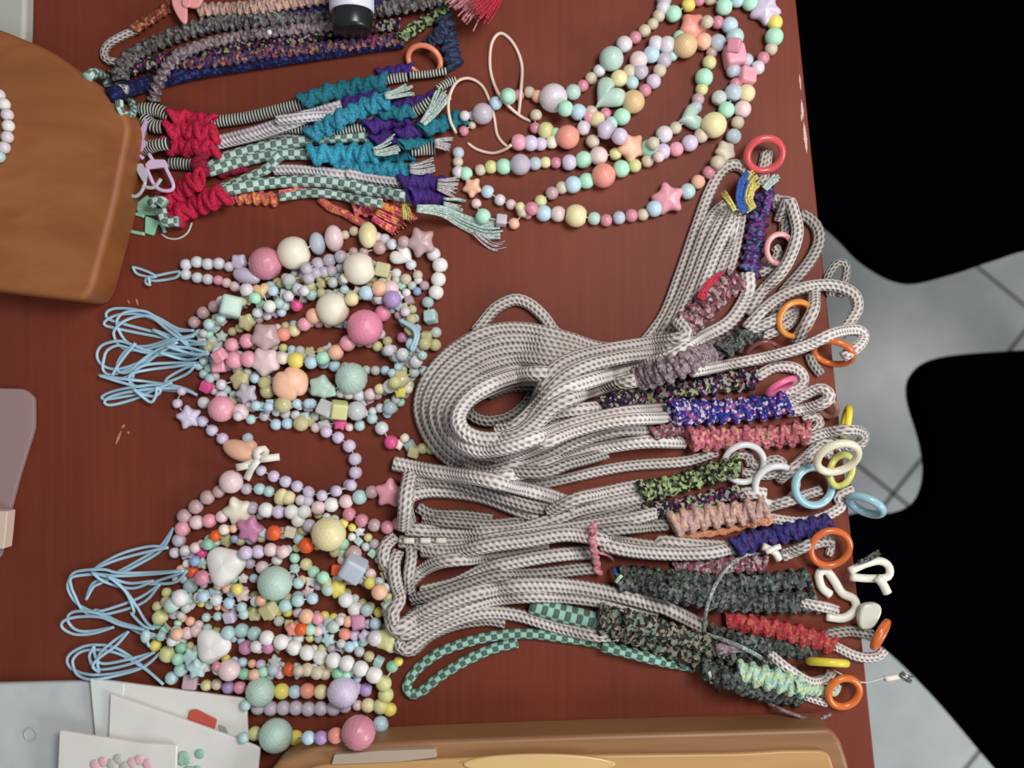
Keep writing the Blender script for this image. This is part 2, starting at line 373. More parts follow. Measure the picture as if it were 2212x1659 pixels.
def parse_beads(s):
    out = []; ox, oy, k = 0, 0, 1
    for t in s.split():
        if ',' not in t: ox, oy, k = CROPS[t]; continue
        q = t.split(','); c, sh = (q[3].split(':') + ['o'])[:2]
        out.append((ox + float(q[0]) * k, oy + float(q[1]) * k, float(q[2]) * k, c, sh))
    return out
def strap(label, spec, loops=(), loopmat='elastic', loopr=3.4, group=None, thread=True, cat='bead strap', name='beaded_strap', bead_scale=1.07):
    B = parse_beads(spec) if isinstance(spec, str) else spec
    c0 = P(sum(b[0] for b in B) / len(B), sum(b[1] for b in B) / len(B))
    root = thing(name, label, cat, c0, group)
    C = []
    for i, (x, y, r, c, sh) in enumerate(B):
        R = r * S * bead_scale; fl = FLAT.get(sh, 1.0); z = R * fl
        for it in range(3):
            p = P(x, y, z); b = hmax(p.x, p.y, R * .45); z = (b - .3 * R * fl if b > .0006 else 0) + R * fl
            z = max(z, R * fl)
        C.append((x, y, z, R * fl))
    Z = [c[2] for c in C]
    for i in range(len(C)):
        x, y, r, c, sh = B[i]; R = r * S * bead_scale * (D - Z[i]) / D * (1.1 if sh == 's' else 1); p = P(x, y, Z[i])
        a, b = B[max(0, i - 1)], B[min(len(B) - 1, i + 1)]
        ang = math.atan2(-(b[1] - a[1]), b[0] - a[0])
        o = link(SNAME[sh], SH[sh], root)
        if len(SH[sh].materials) == 0: SH[sh].materials.append(BM['wh'])
        o.material_slots[0].link = 'OBJECT'; o.material_slots[0].material = BM[c]
        o.location = p; o.scale = (R,) * 3
        if sh in ('o',): o.rotation_euler = (0, 0, ang)
        elif sh in ('s', 'w', 'h', 't', 'y'): o.rotation_euler = (random.uniform(-.25, .25), random.uniform(-.25, .25), random.uniform(0, 1.2) if sh != 'h' else random.uniform(-2.6, 2.6))
        elif sh == 'e': o.rotation_euler = (0, 0, .1)
        else: o.rotation_euler = (random.uniform(-.4, .4), random.uniform(-.4, .4), ang + random.uniform(-.2, .2))
        if r * bead_scale > 17 or sh in 'swhty': o['label'] = f"{'large ' if r > 24 else ''}{NAMES[c]} {SNAME[sh].replace('_', ' ')}"
        stamp(p.x, p.y, Z[i], R * .92)
    if thread:
        run = [0]
        for i in range(1, len(B) + 1):
            brk = i == len(B) or math.hypot(B[i][0] - B[i - 1][0], B[i][1] - B[i - 1][1]) > B[i][2] + B[i - 1][2] + 34
            if brk:
                if len(run) > 1:
                    W = catmull([P(B[k][0], B[k][1], Z[k])[:] for k in run], .002)
                    tube('thread', W, .0005, M['thread'], root, 5)
                run = []
            run.append(i)
    for L in loops:
        for rep in range(2 if loopmat == 'elastic' else 1):
            q = pts(L); n = len(q); r = loopr * S
            if rep: q = [(x + 15 * math.sin(math.pi * i / (n - 1)) * math.cos(i), y + 13 * math.sin(math.pi * i / (n - 1))) for i, (x, y) in enumerate(q)]
            W = settle(q, r, smooth=6, step=.0018)
            tube('cord_loop', W, r, M[loopmat], root, 8); stamp_path(W[::2], r)
    return root
def filler(label, path, pal, r=(8.5, 11), group=None, loops=(), n=None, **kw):
    p = catmull(pts(path), 1.0); B = []; d = 0; i = 0
    while i < len(p):
        rr = random.uniform(*r); c = random.choice(pal)
        sh = random.choices('ocfsw', [8, 1, 1.2, .35, .35])[0]
        if sh in 'sw': rr *= 1.35
        B.append((p[i][0], p[i][1], rr, c, sh)); i += int(rr * 2) + 1
    return strap(label, B, loops, group=group, **kw)

# ------------------------------------------------------------ cords, knot wraps, rings
def knot_mesh(slant):
    n, m = 18, 6; V = []; F = []
    for i in range(n):
        a = 2 * math.pi * i / n; c = np.array([slant * .55 * math.cos(a), math.cos(a), math.sin(a)])
        o = np.array([0, math.cos(a), math.sin(a)])
        for k in range(m):
            b = 2 * math.pi * k / m
            V.append(c + o * math.cos(b) * .30 + np.array([1, 0, 0]) * math.sin(b) * .62)
    for i in range(n):
        for k in range(m):
            i2, k2 = (i + 1) % n, (k + 1) % m; F.append((i * m + k, i2 * m + k, i2 * m + k2, i * m + k2))
    me = mesh('knot', V, F); return me
KN = [knot_mesh(1), knot_mesh(-1)]
for _m in KN: _m.materials.append(M['crim'])
def cord(root, path, mat='rope', r=15.5, seg=14, name='cord', sink=.35, lift=0, smooth=5, zfix=None, st=True, dive=None):
    R = r * S; W = settle(pts(path), R, sink=sink, lift=lift, smooth=smooth, zfix=zfix)
    if dive is None: dive = mat in ('rope', 'ropew', 'ropeg')
    if dive and zfix is None:      # cord ends tuck down between their neighbours
        n = len(W); k = np.arange(n); dz = .0075 * (np.exp(-(k / 4.5) ** 2) + np.exp(-((n - 1 - k) / 4.5) ** 2)); W[:, 2] = np.maximum(W[:, 2] - dz, R * .8)
    if mat in ('bw',) : W = catmull(W, .0012)
    o = tube(name, W, R, M[mat], root, seg)
    if st: stamp_path(W[::2], R)
    return W
def wrap(root, path, width, mat, pitch=13, th=.62, name='knot_wrap', label=None, core=None):
    w2 = width * .5 * S; t = w2 * th
    W = settle(pts(path), w2, t * 1.1, sink=.5)
    core_o = tube(name, W, w2 * .82, M[core or mat], root, 12, rz=t * .85)
    if label: core_o['label'] = label
    Wk = catmull(W, pitch * S); T, Sd, N = frames(Wk)
    inv = core_o.matrix_parent_inverse
    for i in range(len(Wk)):
        k = bpy.data.objects.new('knot', KN[i % 2]); COL.objects.link(k)
        if len(KN[i % 2].materials) == 0: KN[i % 2].materials.append(M[mat])
        k.material_slots[0].link = 'OBJECT'; k.material_slots[0].material = M[mat]
        k.parent = core_o
        mm = Matrix(((T[i][0], Sd[i][0], N[i][0], Wk[i][0]), (T[i][1], Sd[i][1], N[i][1], Wk[i][1]), (T[i][2], Sd[i][2], N[i][2], Wk[i][2]), (0, 0, 0, 1)))
        j = random.uniform(.92, 1.06)
        k.matrix_basis = mm @ Matrix.Diagonal((pitch * S * .95, w2 * .86 * j, t * .86 * j, 1))
    stamp_path(W[::2], w2 * .9)
    return W
MR = {}
def ringmat(c):
    if c not in MR: MR[c] = new_mat('ring_plastic_%d_%d_%d' % c, c, .22, .5)
    return MR[c]
def ring(root, cx, cy, R, r, col, tilt=0, az=0, name='ring', arc=(0, 360), squash=1.0, label=None):
    """plastic ring; tilt turns it up about the axis direction az (degrees, image plane)"""
    Rm, rm = R * S, r * S; a = np.radians(np.linspace(arc[0], arc[1], 41))
    X = Rm * np.cos(a); Y = Rm * squash * np.sin(a); tl = math.radians(tilt); az = math.radians(az)
    y2 = Y * math.cos(tl); z2 = Y * math.sin(tl)
    x3 = X * math.cos(az) - y2 * math.sin(az); y3 = X * math.sin(az) + y2 * math.cos(az)
    z0 = 0
    for it in range(2):
        p = P(cx, cy, z0)
        h = max(hmax(p.x + xx, p.y + yy, rm * .6) - zz for xx, yy, zz in zip(x3[::2], y3[::2], z2[::2]))
        z0 = max(h - .3 * rm, 0) + rm
        z0 = min(z0, .05)
    W = np.stack([p.x + x3, p.y + y3, z0 + z2], 1)
    full = abs(arc[1] - arc[0]) >= 359
    # ring cross section via generic frames
    Nn = np.array([0, -math.sin(tl), math.cos(tl)]); Nn = np.array([Nn[0] * math.cos(az) - Nn[1] * math.sin(az), Nn[0] * math.sin(az) + Nn[1] * math.cos(az), Nn[2]])
    n = 40 if full else 41; seg = 12; V = []; F = []
    Wc = np.array([p.x, p.y, z0])
    for i in range(n):
        T = W[(i + 1) % 41] - W[i - 1 if i else (39 if full else 0)]; T /= np.linalg.norm(T); O = np.cross(T, Nn)
        for k in range(seg):
            b = 2 * math.pi * k / seg; V.append(W[i] + O * math.cos(b) * rm + Nn * math.sin(b) * rm)
    for i in range(n if full else n - 1):
        for k in range(seg):
            i2 = (i + 1) % n; k2 = (k + 1) % seg; F.append((i * seg + k, i * seg + k2, i2 * seg + k2, i2 * seg + k))
    if not full: F.append(tuple(range(seg))); F.append(tuple(range((n - 1) * seg, n * seg)))
    o = link(name, mesh(name, V, F), root, ringmat(col))
    if label: o['label'] = label
    for q in W[::2]: stamp(q[0], q[1], q[2], rm)
    return o
def tassel(root, path, w0, w1, mat, n=16, r=2.0, name='tassel'):
    p = catmull(pts(path), 6); V = []; F = []; UV = []
    d = np.gradient(p, axis=0); nn = np.stack([-d[:, 1], d[:, 0]], 1); nn /= np.linalg.norm(nn, axis=1)[:, None]
    base = np.array([hmax(*P(a[0], a[1])[:2], .004) for a in p]); base = np.convolve(np.pad(base, 2, mode='edge'), np.ones(5) / 5, 'valid')
    for k in range(n):
        s = random.uniform(-1, 1); zz = random.uniform(.2, 1.0); ln = random.uniform(.75, 1.0)
        t = np.linspace(0, 1, len(p)); ww = w0 + (w1 - w0) * t
        m = max(3, int(len(p) * ln))
        q = p + nn * (s * ww + np.sin(t * random.uniform(2, 6)) * 1.5)[:, None]
        W = np.array([P(a[0], a[1], b + (r + zz * ww_ * .5) * S)[:] for a, b, ww_ in zip(q, base, ww)])[:m]
        v, f, u = tube_geo(W, r * S, r * S, 5, True, None, len(V)); V += v; F += f; UV += u
    o = link(name, mesh(name, V, F, True, UV), root, M[mat]); o['kind'] = 'stuff'
    for a, b in zip(p, base):
        q = P(a[0], a[1], b); stamp(q.x, q.y, b + w0 * .4 * S, (w0 + w1) / 2 * S)
    return o
def prism(name, poly, z0, z1, mat, parent=None, bev=.002, seg=3, edges_top_only=False, smooth=True):
    bm = bmesh.new()
    vs_ = [bm.verts.new((x, y, z0)) for x, y in poly]; f = bm.faces.new(vs_)
    if f.normal.z > 0: f.normal_flip()
    bm.normal_update()
    r = bmesh.ops.extrude_face_region(bm, geom=[f]); top = [g for g in r['geom'] if isinstance(g, bmesh.types.BMVert)]
    bmesh.ops.translate(bm, vec=(0, 0, z1 - z0), verts=top)
    bmesh.ops.recalc_face_normals(bm, faces=bm.faces[:])
    if bev > 0:
        es = [e for e in bm.edges if all(v.co.z > z1 - 1e-6 for v in e.verts)] + ([] if edges_top_only else [e for e in bm.edges if all(v.co.z < z0 + 1e-6 for v in e.verts)])
        bmesh.ops.bevel(bm, geom=es, offset=bev, segments=seg, affect='EDGES', profile=.5, clamp_overlap=True)
    me = bpy.data.meshes.new(name); bm.to_mesh(me); bm.free()
    if smooth:
        me.polygons.foreach_set('use_smooth', [abs(p_.normal.z) < .99 and abs(p_.normal.z) > .01 or False for p_ in me.polygons])
    return link(name, me, parent, mat)
def pp(s, z=0): return [P(x, y, z)[:2] for x, y in pts(s)]
def smooth_poly(pl, n=6):
    p = [np.array(q) for q in pl]; out = []; N = len(p)
    for i in range(N):
        a, b, c, d = p[i - 1], p[i], p[(i + 1) % N], p[(i + 2) % N]
        for k in range(n):
            t = k / n; out.append(tuple(.5 * ((2 * b) + (-a + c) * t + (2 * a - 5 * b + 4 * c - d) * t * t + (-a + 3 * b - 3 * c + d) * t ** 3)))
    return out
def round_poly(pl, r, n=5):
    out = []; N = len(pl)
    for i in range(N):
        a, b, c = (np.array(pl[i - 1]), np.array(pl[i]), np.array(pl[(i + 1) % N]))
        u = a - b; v = c - b; lu, lv = np.linalg.norm(u), np.linalg.norm(v); rr = min(r, lu * .45, lv * .45)
        p0 = b + u / lu * rr; p1 = b + v / lv * rr
        for k in range(n + 1):
            t = k / n; out.append(tuple((1 - t) ** 2 * p0 + 2 * t * (1 - t) * b + t * t * p1))
    return out

# ------------------------------------------------------------ setting: floor of tiles
FZ = -.74
fl = thing('floor', 'x', 'x', (0, 0, FZ)); del fl['label']; del fl['category']; fl['kind'] = 'structure'
m_grout = new_mat('dark_grout', (62, 60, 58), .9)
g = prism('grout_bed', [(-1.2, -2.0), (2.4, -2.0), (2.4, 2.0), (-1.2, 2.0)], FZ - .05, FZ - .003, m_grout, fl, 0)
m_tile = new_mat('pale_grey_tile', (196, 200, 198), .4, .4)
nz = nd(m_tile, 'ShaderNodeTexNoise'); nz.inputs['Scale'].default_value = 6
lk(m_tile, ramp(m_tile, nz.outputs[0], [(.3, (190, 194, 192)), (.7, (206, 208, 204))]), m_tile.node_tree.nodes['Principled BSDF'].inputs['Base Color'])
kf = S * (D - FZ) / D; pitch = 495 * kf; th_ = math.radians(-39.0)
dx, dy = math.cos(th_), math.sin(th_); nx_, ny_ = -math.sin(th_), math.cos(th_)
bm = bmesh.new(); bmesh.ops.create_cube(bm, size=1); bmesh.ops.scale(bm, vec=(pitch - .004, pitch - .004, .008), verts=bm.verts)
bmesh.ops.bevel(bm, geom=bm.edges[:], offset=.001, segments=1, affect='EDGES'); tm = bpy.data.meshes.new('tile'); bm.to_mesh(tm); bm.free()
# a joint crossing measured in the photograph
q0 = P(1930, 1066, FZ)
for i in range(-7, 8):
    for j in range(-7, 8):
        x = q0.x + (i + .5) * pitch * dx + (j + .5) * pitch * nx_; y = q0.y + (i + .5) * pitch * dy + (j + .5) * pitch * ny_
        if not (-.9 < x < 2.1 and -1.7 < y < 1.7): continue
        o = link('tile', tm, fl, m_tile); o.location = (x, y, FZ - .004); o.rotation_euler = (0, 0, th_)

# ------------------------------------------------------------ table
m_tab = new_mat('red_brown_table_wood', (128, 62, 44), .55, .2)
tc = nd(m_tab, 'ShaderNodeNewGeometry'); mp = nd(m_tab, 'ShaderNodeMapping'); mp.inputs['Scale'].default_value = (260, 9, 20); mp.inputs['Rotation'].default_value = (0, 0, math.radians(4))
lk(m_tab, tc.outputs['Position'], mp.inputs['Vector'])
n1 = nd(m_tab, 'ShaderNodeTexNoise'); n1.inputs['Scale'].default_value = 1; n1.inputs['Detail'].default_value = 5; lk(m_tab, mp.outputs[0], n1.inputs['Vector'])
n2 = nd(m_tab, 'ShaderNodeTexNoise'); n2.inputs['Scale'].default_value = 9; n2.inputs['Detail'].default_value = 3; lk(m_tab, tc.outputs['Position'], n2.inputs['Vector'])
mx = nd(m_tab, 'ShaderNodeMixRGB', blend_type='MULTIPLY'); mx.inputs[0].default_value = 1
lk(m_tab, ramp(m_tab, n1.outputs[0], [(.2, (112, 50, 33)), (.5, (117, 54, 37)), (.8, (122, 58, 41))]), mx.inputs[1])
lk(m_tab, ramp(m_tab, n2.outputs[0], [(.3, (228, 222, 220)), (.7, (255, 255, 255))]), mx.inputs[2])
lk(m_tab, mx.outputs[0], m_tab.node_tree.nodes['Principled BSDF'].inputs['Base Color'])
bump(m_tab, n1.outputs[0], .00006, .5)
table = thing('table', 'red-brown wooden table top under all the cords and beads', 'table', (0, 0, FZ))
e0, e1 = P(1704, -150), P(1929, 2030)
tp = [(-.62, e0.y + .3), (-.62, -.5), (e1.x + .006, -.5), (e1.x, e1.y), (e0.x, e0.y), (e0.x - .03, e0.y + .3)]
prism('tabletop', tp, -.028, 0, m_tab, table, .0012, 3)
for x, y in ((-.56, .5), (-.56, -.44), (.1, .5), (.17, -.44)):
    prism('leg', [(x - .03, y - .03), (x + .03, y - .03), (x + .03, y + .03), (x - .03, y + .03)], FZ, -.0279, m_tab, table, .003)
m_scr = new_mat('bare_wood_scratch', (176, 128, 92), .7); m_scr2 = new_mat('chipped_edge', (198, 170, 165), .7)
def sliver(path, wd, m, nm='scratch'):
    p = catmull(pts(path), 3); n = len(p); V = []; F = []
    for i, a in enumerate(p):
        t = p[min(i + 1, n - 1)] - p[max(i - 1, 0)]; t /= np.linalg.norm(t) + 1e-9; ww = wd * math.sin(math.pi * (i + .5) / n) * random.uniform(.6, 1.1)
        for s in (-1, 1): V.append(P(a[0] - t[1] * ww * s, a[1] + t[0] * ww * s, .0003)[:])
    for i in range(n - 1): F.append((2 * i, 2 * i + 1, 2 * i + 3, 2 * i + 2))
    V += [(v[0], v[1], -.0003) for v in V]; k = 2 * n
    F += [(b + k, a + k, d + k, c + k) for a, b, c, d in F]
    for i in range(n - 1): F += [(2 * i, 2 * i + 2, 2 * i + 2 + k, 2 * i + k), (2 * i + 1, 2 * i + 1 + k, 2 * i + 3 + k, 2 * i + 3)]
    o = link(nm, mesh(nm, V, F, False), table, m)
    if nm != 'scratch' or True: o['label'] = 'pale scratch in the finish' if nm == 'scratch' else 'chipped pale patch on the table edge'
for s, wd in (('P 250,960 256,945 262,930', 3.4), ('P 262,925 270,917', 2.6), ('P 275,932 279,937', 2.5), ('P 276,648 280,656', 2), ('P 294,645 298,660', 2.6)): sliver(s, wd, m_scr)
for s, wd in (('P 1727,160 1730,195', 2.2), ('P 1731,215 1735,258', 3.0), ('P 1736,262 1741,310 1743,332', 3.6), ('P 1731,246 1732,262', 2.2)): sliver(s, wd, m_scr2, 'edge_chip')

# ------------------------------------------------------------ chairs beside the table
m_blk = new_mat('black_upholstery', (3, 3, 5), 1.0, .0)
m_leg = new_mat('black_metal_legs', (16, 16, 16), .5, .3)
def chair(label, seat, back, zs, zb, legs):
    c = P(*pts(seat)[0], zs); root = thing('chair', label, 'chair', (c.x, c.y, FZ))
    prism('seat', smooth_poly(pp(seat, zs - .032)), zs - .05, zs, m_blk, root, .018, 4)
    if back: prism('backrest', smooth_poly(pp(back, zb)), zb - .35, zb, m_blk, root, .012, 3)
    for x, y in legs:
        q = P(x, y, zs); prism('leg', [(q.x + .014 * math.cos(a), q.y + .014 * math.sin(a)) for a in np.linspace(0, 6.28, 12, endpoint=False)], FZ, zs - .049, m_leg, root, 0)
    return root
chair('black upholstered chair at the upper right beside the table', 'P 1480,-300 1500,100 1640,380 1790,500 1865,572 1950,614 2040,598 2130,568 2260,535 2700,480 3100,300 3100,-350 2100,-420',
      'P 3300,-400 3330,620 3450,620 3420,-400', -.26, .12, ((1900, -420), (2280, 150), (2900, -420), (2900, 150)))
chair('black upholstered chair at the lower right with rounded corner', 'P 1960,860 1972,805 2030,772 2200,757 2500,745 2700,900 2750,1500 2700,1900 2400,1960 2250,1780 2130,1640 2010,1500 1900,1395 1800,1340 1740,1240 1780,1140 1860,1106 1925,1108 1975,1085 1995,1030 1988,960',
      None, -.27, 0, ((2950, 1000), (2950, 1350), (3150, 1000), (3150, 1500)))

# ------------------------------------------------------------ neighbours on the table
def wood_mat(name, ca, cb, cc, scale=(8, 60, 8), rough=.35):
    m = new_mat(name, cb, rough, .5); g_ = nd(m, 'ShaderNodeNewGeometry'); mp_ = nd(m, 'ShaderNodeMapping'); mp_.inputs['Scale'].default_value = scale
    lk(m, g_.outputs['Position'], mp_.inputs['Vector']); n_ = nd(m, 'ShaderNodeTexNoise'); n_.inputs['Scale'].default_value = 1; n_.inputs['Detail'].default_value = 6; n_.inputs['Distortion'].default_value = .6
    lk(m, mp_.outputs[0], n_.inputs['Vector']); lk(m, ramp(m, n_.outputs[0], [(.3, ca), (.5, cb), (.72, cc)]), m.node_tree.nodes['Principled BSDF'].inputs['Base Color']); return m
m_block = wood_mat('orange_brown_wood', (120, 68, 30), (140, 82, 38), (156, 98, 52), (14, 30, 10), .55)
m_greyp = new_mat('grey_plastic', (176, 178, 168), .5)
o = prism('grey_plastic_case', round_poly(pp('P -160,-160 58,-160 54,70 44,150 -160,130', .012), .004), .0, .012, m_greyp, None, .0035); tag(o, 'corner of a pale grey plastic case behind the wooden block', 'case')
pl = pp('P -90,30 0,62 105,105 235,196 285,262 250,440 200,625 180,650 90,640 -90,618', .034)
pl = round_poly(pl, .009)
o = prism('wooden_block', pl, .0, .034, m_block, None, .005, 4); tag(o, 'orange-brown varnished wooden block with angled corners at the upper left', 'wooden block'); stamp_poly(pl, .034)
m_lp = new_mat('smoky_lilac_plastic', (204, 176, 176), .3, .5, Transmission_Weight=.55, IOR=1.1)
o = prism('plastic_sleeve', round_poly(pp('P -120,836 58,840 80,858 80,925 50,1020 26,1110 8,1200 -120,1300'), .003), .0003, .004, m_lp, None, .001); tag(o, 'smoky translucent plastic sleeve at the left edge of the photo', 'plastic sleeve')
o = prism('card_box', round_poly(pp('P -60,1102 16,1104 12,1150 8,1186 -60,1186', .014), .001), .004, .014, new_mat('beige_card', (214, 190, 172), .6), None, .001); tag(o, 'small beige card box lying on the plastic sleeve', 'box')

# pale wooden tray at the bottom edge
m_tray = wood_mat('tan_wood', (118, 78, 48), (142, 100, 64), (160, 118, 78), (4, 50, 8), .45)
m_tray2 = wood_mat('light_tan_wood', (172, 130, 80), (190, 148, 96), (204, 164, 112), (4, 40, 8), .4)
trayr = thing('wooden_tray', 'tan wooden tray with rounded corners along the bottom edge', 'tray', P(1200, 1690))
TZ = .03
prism('tray_body', round_poly(pp('P 560,1700 600,1648 680,1614 930,1601 1300,1588 1600,1580 1795,1574 1815,1596 1830,1640 1850,1720 1850,2000 560,2000', TZ), .004), 0, TZ, m_tray, trayr, .006, 4)
prism('tray_panel', round_poly(pp('P 660,1662 700,1652 960,1640 1300,1632 1600,1628 1700,1622 1790,1622 1808,1680 1815,1720 1815,1960 660,1960', TZ + .003), .006), TZ - .001, TZ + .003, m_tray2, trayr, .0015)
o = prism('pale_oval', [P(1165 + 165 * math.cos(a), 1652 + 22 * math.sin(a), TZ + .005)[:2] for a in np.linspace(0, 6.283, 40, endpoint=False)], TZ + .002, TZ + .005, new_mat('glossy_pale_oval', (214, 178, 122), .25), trayr, .001); o['label'] = 'glossy pale oval'  # raised oval, paler and glossier than the panel around it
o = prism('tape', round_poly(pp('P 722,1630 820,1622 940,1618 944,1636 860,1646 716,1652', TZ + .004), .001), TZ - .001, TZ + .0042, new_mat('frosted_tape', (176, 158, 140), .35), trayr, .0003); o['label'] = 'strip of frosted tape'
stamp_poly(pp('P 600,1648 680,1614 930,1601 1300,1588 1600,1580 1795,1574 1830,1640 1850,1720 600,1720', TZ), TZ)

# plastic mailer and pouches in the lower left corner
m_mail = new_mat('grey_white_poly', (196, 200, 202), .3, .5)
nz = nd(m_mail, 'ShaderNodeTexNoise'); nz.inputs['Scale'].default_value = 30; gg = nd(m_mail, 'ShaderNodeNewGeometry'); lk(m_mail, gg.outputs[0], nz.inputs['Vector']); bump(m_mail, nz.outputs[0], .003)
mail = thing('plastic_mailer', 'flat grey-white plastic mailer in the bottom left corner', 'mailer', P(70, 1600))
prism('mailer_body', round_poly(pp('P -160,1474 0,1477 205,1472 225,1560 250,1700 250,1900 -160,1900', .006), .003), .0, .006, m_mail, mail, .0025, 4)
stamp_poly(pp('P -160,1474 205,1472 225,1560 250,1700 -160,1700', .006), .006)
ring(mail, 66, 1586, 13, 2.0, (188, 192, 194), name='embossed_ring')
m_pouch = new_mat('white_glassine', (228, 222, 217), .45, .4, Subsurface_Weight=.3, Subsurface_Scale=.01)
nz = nd(m_pouch, 'ShaderNodeTexNoise'); nz.inputs['Scale'].default_value = 18; gg = nd(m_pouch, 'ShaderNodeNewGeometry'); lk(m_pouch, gg.outputs[0], nz.inputs['Vector']); bump(m_pouch, nz.outputs[0], .004)
def pouch(label, poly, z0, tilt=0.0):
    c = pts(poly); r_ = thing('glassine_pouch', label, 'pouch', P(sum(a[0] for a in c) / len(c), sum(a[1] for a in c) / len(c), z0), 'white glassine pouches in the corner')
    o = prism('pouch_body', round_poly(pp(poly, z0 + .003), .0012), z0, z0 + .003, m_pouch, r_, .0012, 3); return r_
pz = pouch('white glassine pouch at the back holding the red tag', 'P 194,1466 532,1510 536,1612 520,1760 230,1760 206,1598', .0066)
prism('fold', round_poly(pp('P 194,1466 268,1476 258,1610 206,1598', .0106), .001), .0095, .0106, m_pouch, pz, .0005)
m_red = new_mat('red_tag_behind_glassine', (190, 82, 66), .6)
o = prism('tag', round_poly(pp('P 408,1536 424,1533 468,1556 462,1578 402,1562', .0112), .0012), .0092, .0108, m_red, pz, .0006); o['label'] = 'red rectangular tag inside the pouch'
prism('clip', round_poly(pp('P 470,1566 486,1572 492,1586 476,1584', .0108), .001), .0092, .0106, new_mat('grey_clip', (150, 150, 146), .5), pz, .0004)
pz2 = pouch('white glassine pouch in the middle with green contents', 'P 238,1500 300,1522 440,1570 562,1616 548,1760 228,1760', .0112)
m_gb = new_mat('green_behind_glassine', (140, 184, 160), .5)
for i in range(9):
    q = (random.uniform(388, 432), random.uniform(1622, 1672)); p = P(q[0], q[1], .0148); o = link('bead', SH['o'], pz2); o.material_slots[0].link = 'OBJECT'; o.material_slots[0].material = m_gb if i % 3 else new_mat('grey_behind_glassine', (170, 176, 172), .5)
    o.location = (p.x, p.y, .0140); o.scale = (.0033, .0033, .0016)
pz3 = pouch('white glassine pouch in front with pink contents', 'P 128,1578 200,1590 300,1606 382,1610 378,1760 120,1760', .0158)
m_pb = new_mat('pink_behind_glassine', (222, 178, 184), .5); m_gb2 = new_mat('taupe_behind_glassine', (190, 186, 176), .5)
for x, y, m_ in ((205, 1652, m_pb), (222, 1646, m_pb), (240, 1650, m_gb2), (255, 1640, m_gb2), (285, 1648, m_pb), (300, 1642, m_pb), (318, 1650, m_pb), (268, 1656, m_gb2)):
    p = P(x, y, .019); o = link('bead', SH['o'], pz3); o.material_slots[0].link = 'OBJECT'; o.material_slots[0].material = m_; o.location = (p.x, p.y, .0186); o.scale = (.0034, .0034, .0014)
for s, h in (('P 194,1466 532,1510 536,1612 520,1700 230,1700 206,1598', .0096), ('P 238,1500 440,1570 562,1616 548,1700 228,1700', .0142), ('P 128,1578 382,1610 378,1700 120,1700', .0188)): stamp_poly(pp(s, h), h)

# ============================================================ dark woven straps, upper left
def root_at(name, label, cat, px, py, group=None): return thing(name, label, cat, P(px, py), group)
r = root_at('woven_strap', 'royal blue woven strap, lowest of the dark bundle at the top left', 'strap', 600, 130, 'dark woven straps at the top left')
cord(r, 'P 235,205 330,178 450,150 620,124 780,100 870,88', 'fl_royal', 16, name='strap_body')
r = root_at('woven_strap', 'multicoloured pink, orange and purple woven strap at the top left', 'strap', 600, 110, 'dark woven straps at the top left')
wrap(r, 'P 262,152 350,140 470,132 600,112 740,98 872,84', 26, 'fl_rain', 8, name='strap_body')
r = root_at('woven_strap', 'navy and purple woven strap above the multicoloured one', 'strap', 500, 60, 'dark woven straps at the top left')
wrap(r, 'P 225,168 300,145 390,118 560,98 700,76 860,52', 26, 'fl_navy', 8, name='strap_body')
r = root_at('woven_strap', 'violet flecked woven strap running out of the frame at the top', 'strap', 700, 10, 'dark woven straps at the top left')
wrap(r, 'P 560,30 680,10 800,5 930,-10', 44, 'fl_bluep', 9, name='strap_body')
r = root_at('woven_strap', 'dark grey-brown woven strap arching across the top left bundle', 'strap', 500, 60, 'dark woven straps at the top left')
wrap(r, 'P 258,172 262,148 290,118 350,88 450,55 580,40 700,32 820,20 960,-6', 36, 'fl_top', 9, name='strap_body')
r = root_at('woven_strap', 'beige and pink woven strap along the top edge', 'strap', 500, 10, 'dark woven straps at the top left')
wrap(r, 'P 430,22 520,18 620,6 720,-8', 30, 'fl_peach', 8, name='strap_body')
cord(r, 'P 300,62 262,78 232,98 224,118 232,130 250,134', 'rope', 9, name='loop')
wrap(r, 'P 292,62 330,38 372,10 400,-8', 26, 'fl_brown', 8, label='brick-red knotted section')
r = root_at('woven_strap', 'grey flecked woven strap with its end bent downwards', 'strap', 500, 60, 'dark woven straps at the top left')
wrap(r, 'P 332,214 338,190 352,158 380,125 430,100 520,78 620,66 680,58 790,50', 26, 'fl_grey', 8, name='strap_body')
o = link('bead', SH['o'], r); o.material_slots[0].link = 'OBJECT'; o.material_slots[0].material = BM['wb']; q = P(582, 70, .022); o.location = q; o.scale = (.0017,) * 3
r = root_at('fabric_bow', 'pale pink fabric bow at the top edge of the photo', 'bow', 400, 5)
m_bow = new_mat('pink_fabric', (222, 150, 148), .8)
bz = hmax(*P(400, 5)[:2], .006)
for s, nm in (('P 396,-30 440,-20 430,14 402,12', 'bow_loop'), ('P 376,-20 400,-14 404,44 392,48 372,10', 'bow_tail'), ('P 398,-6 414,-4 412,18 398,16', 'bow_knot')):
    prism(nm, smooth_poly(pp(s, bz + .004)), bz + (.002 if nm != 'bow_knot' else .0055), bz + .0052 + (.002 if nm == 'bow_knot' else 0), m_bow, r, .0012)
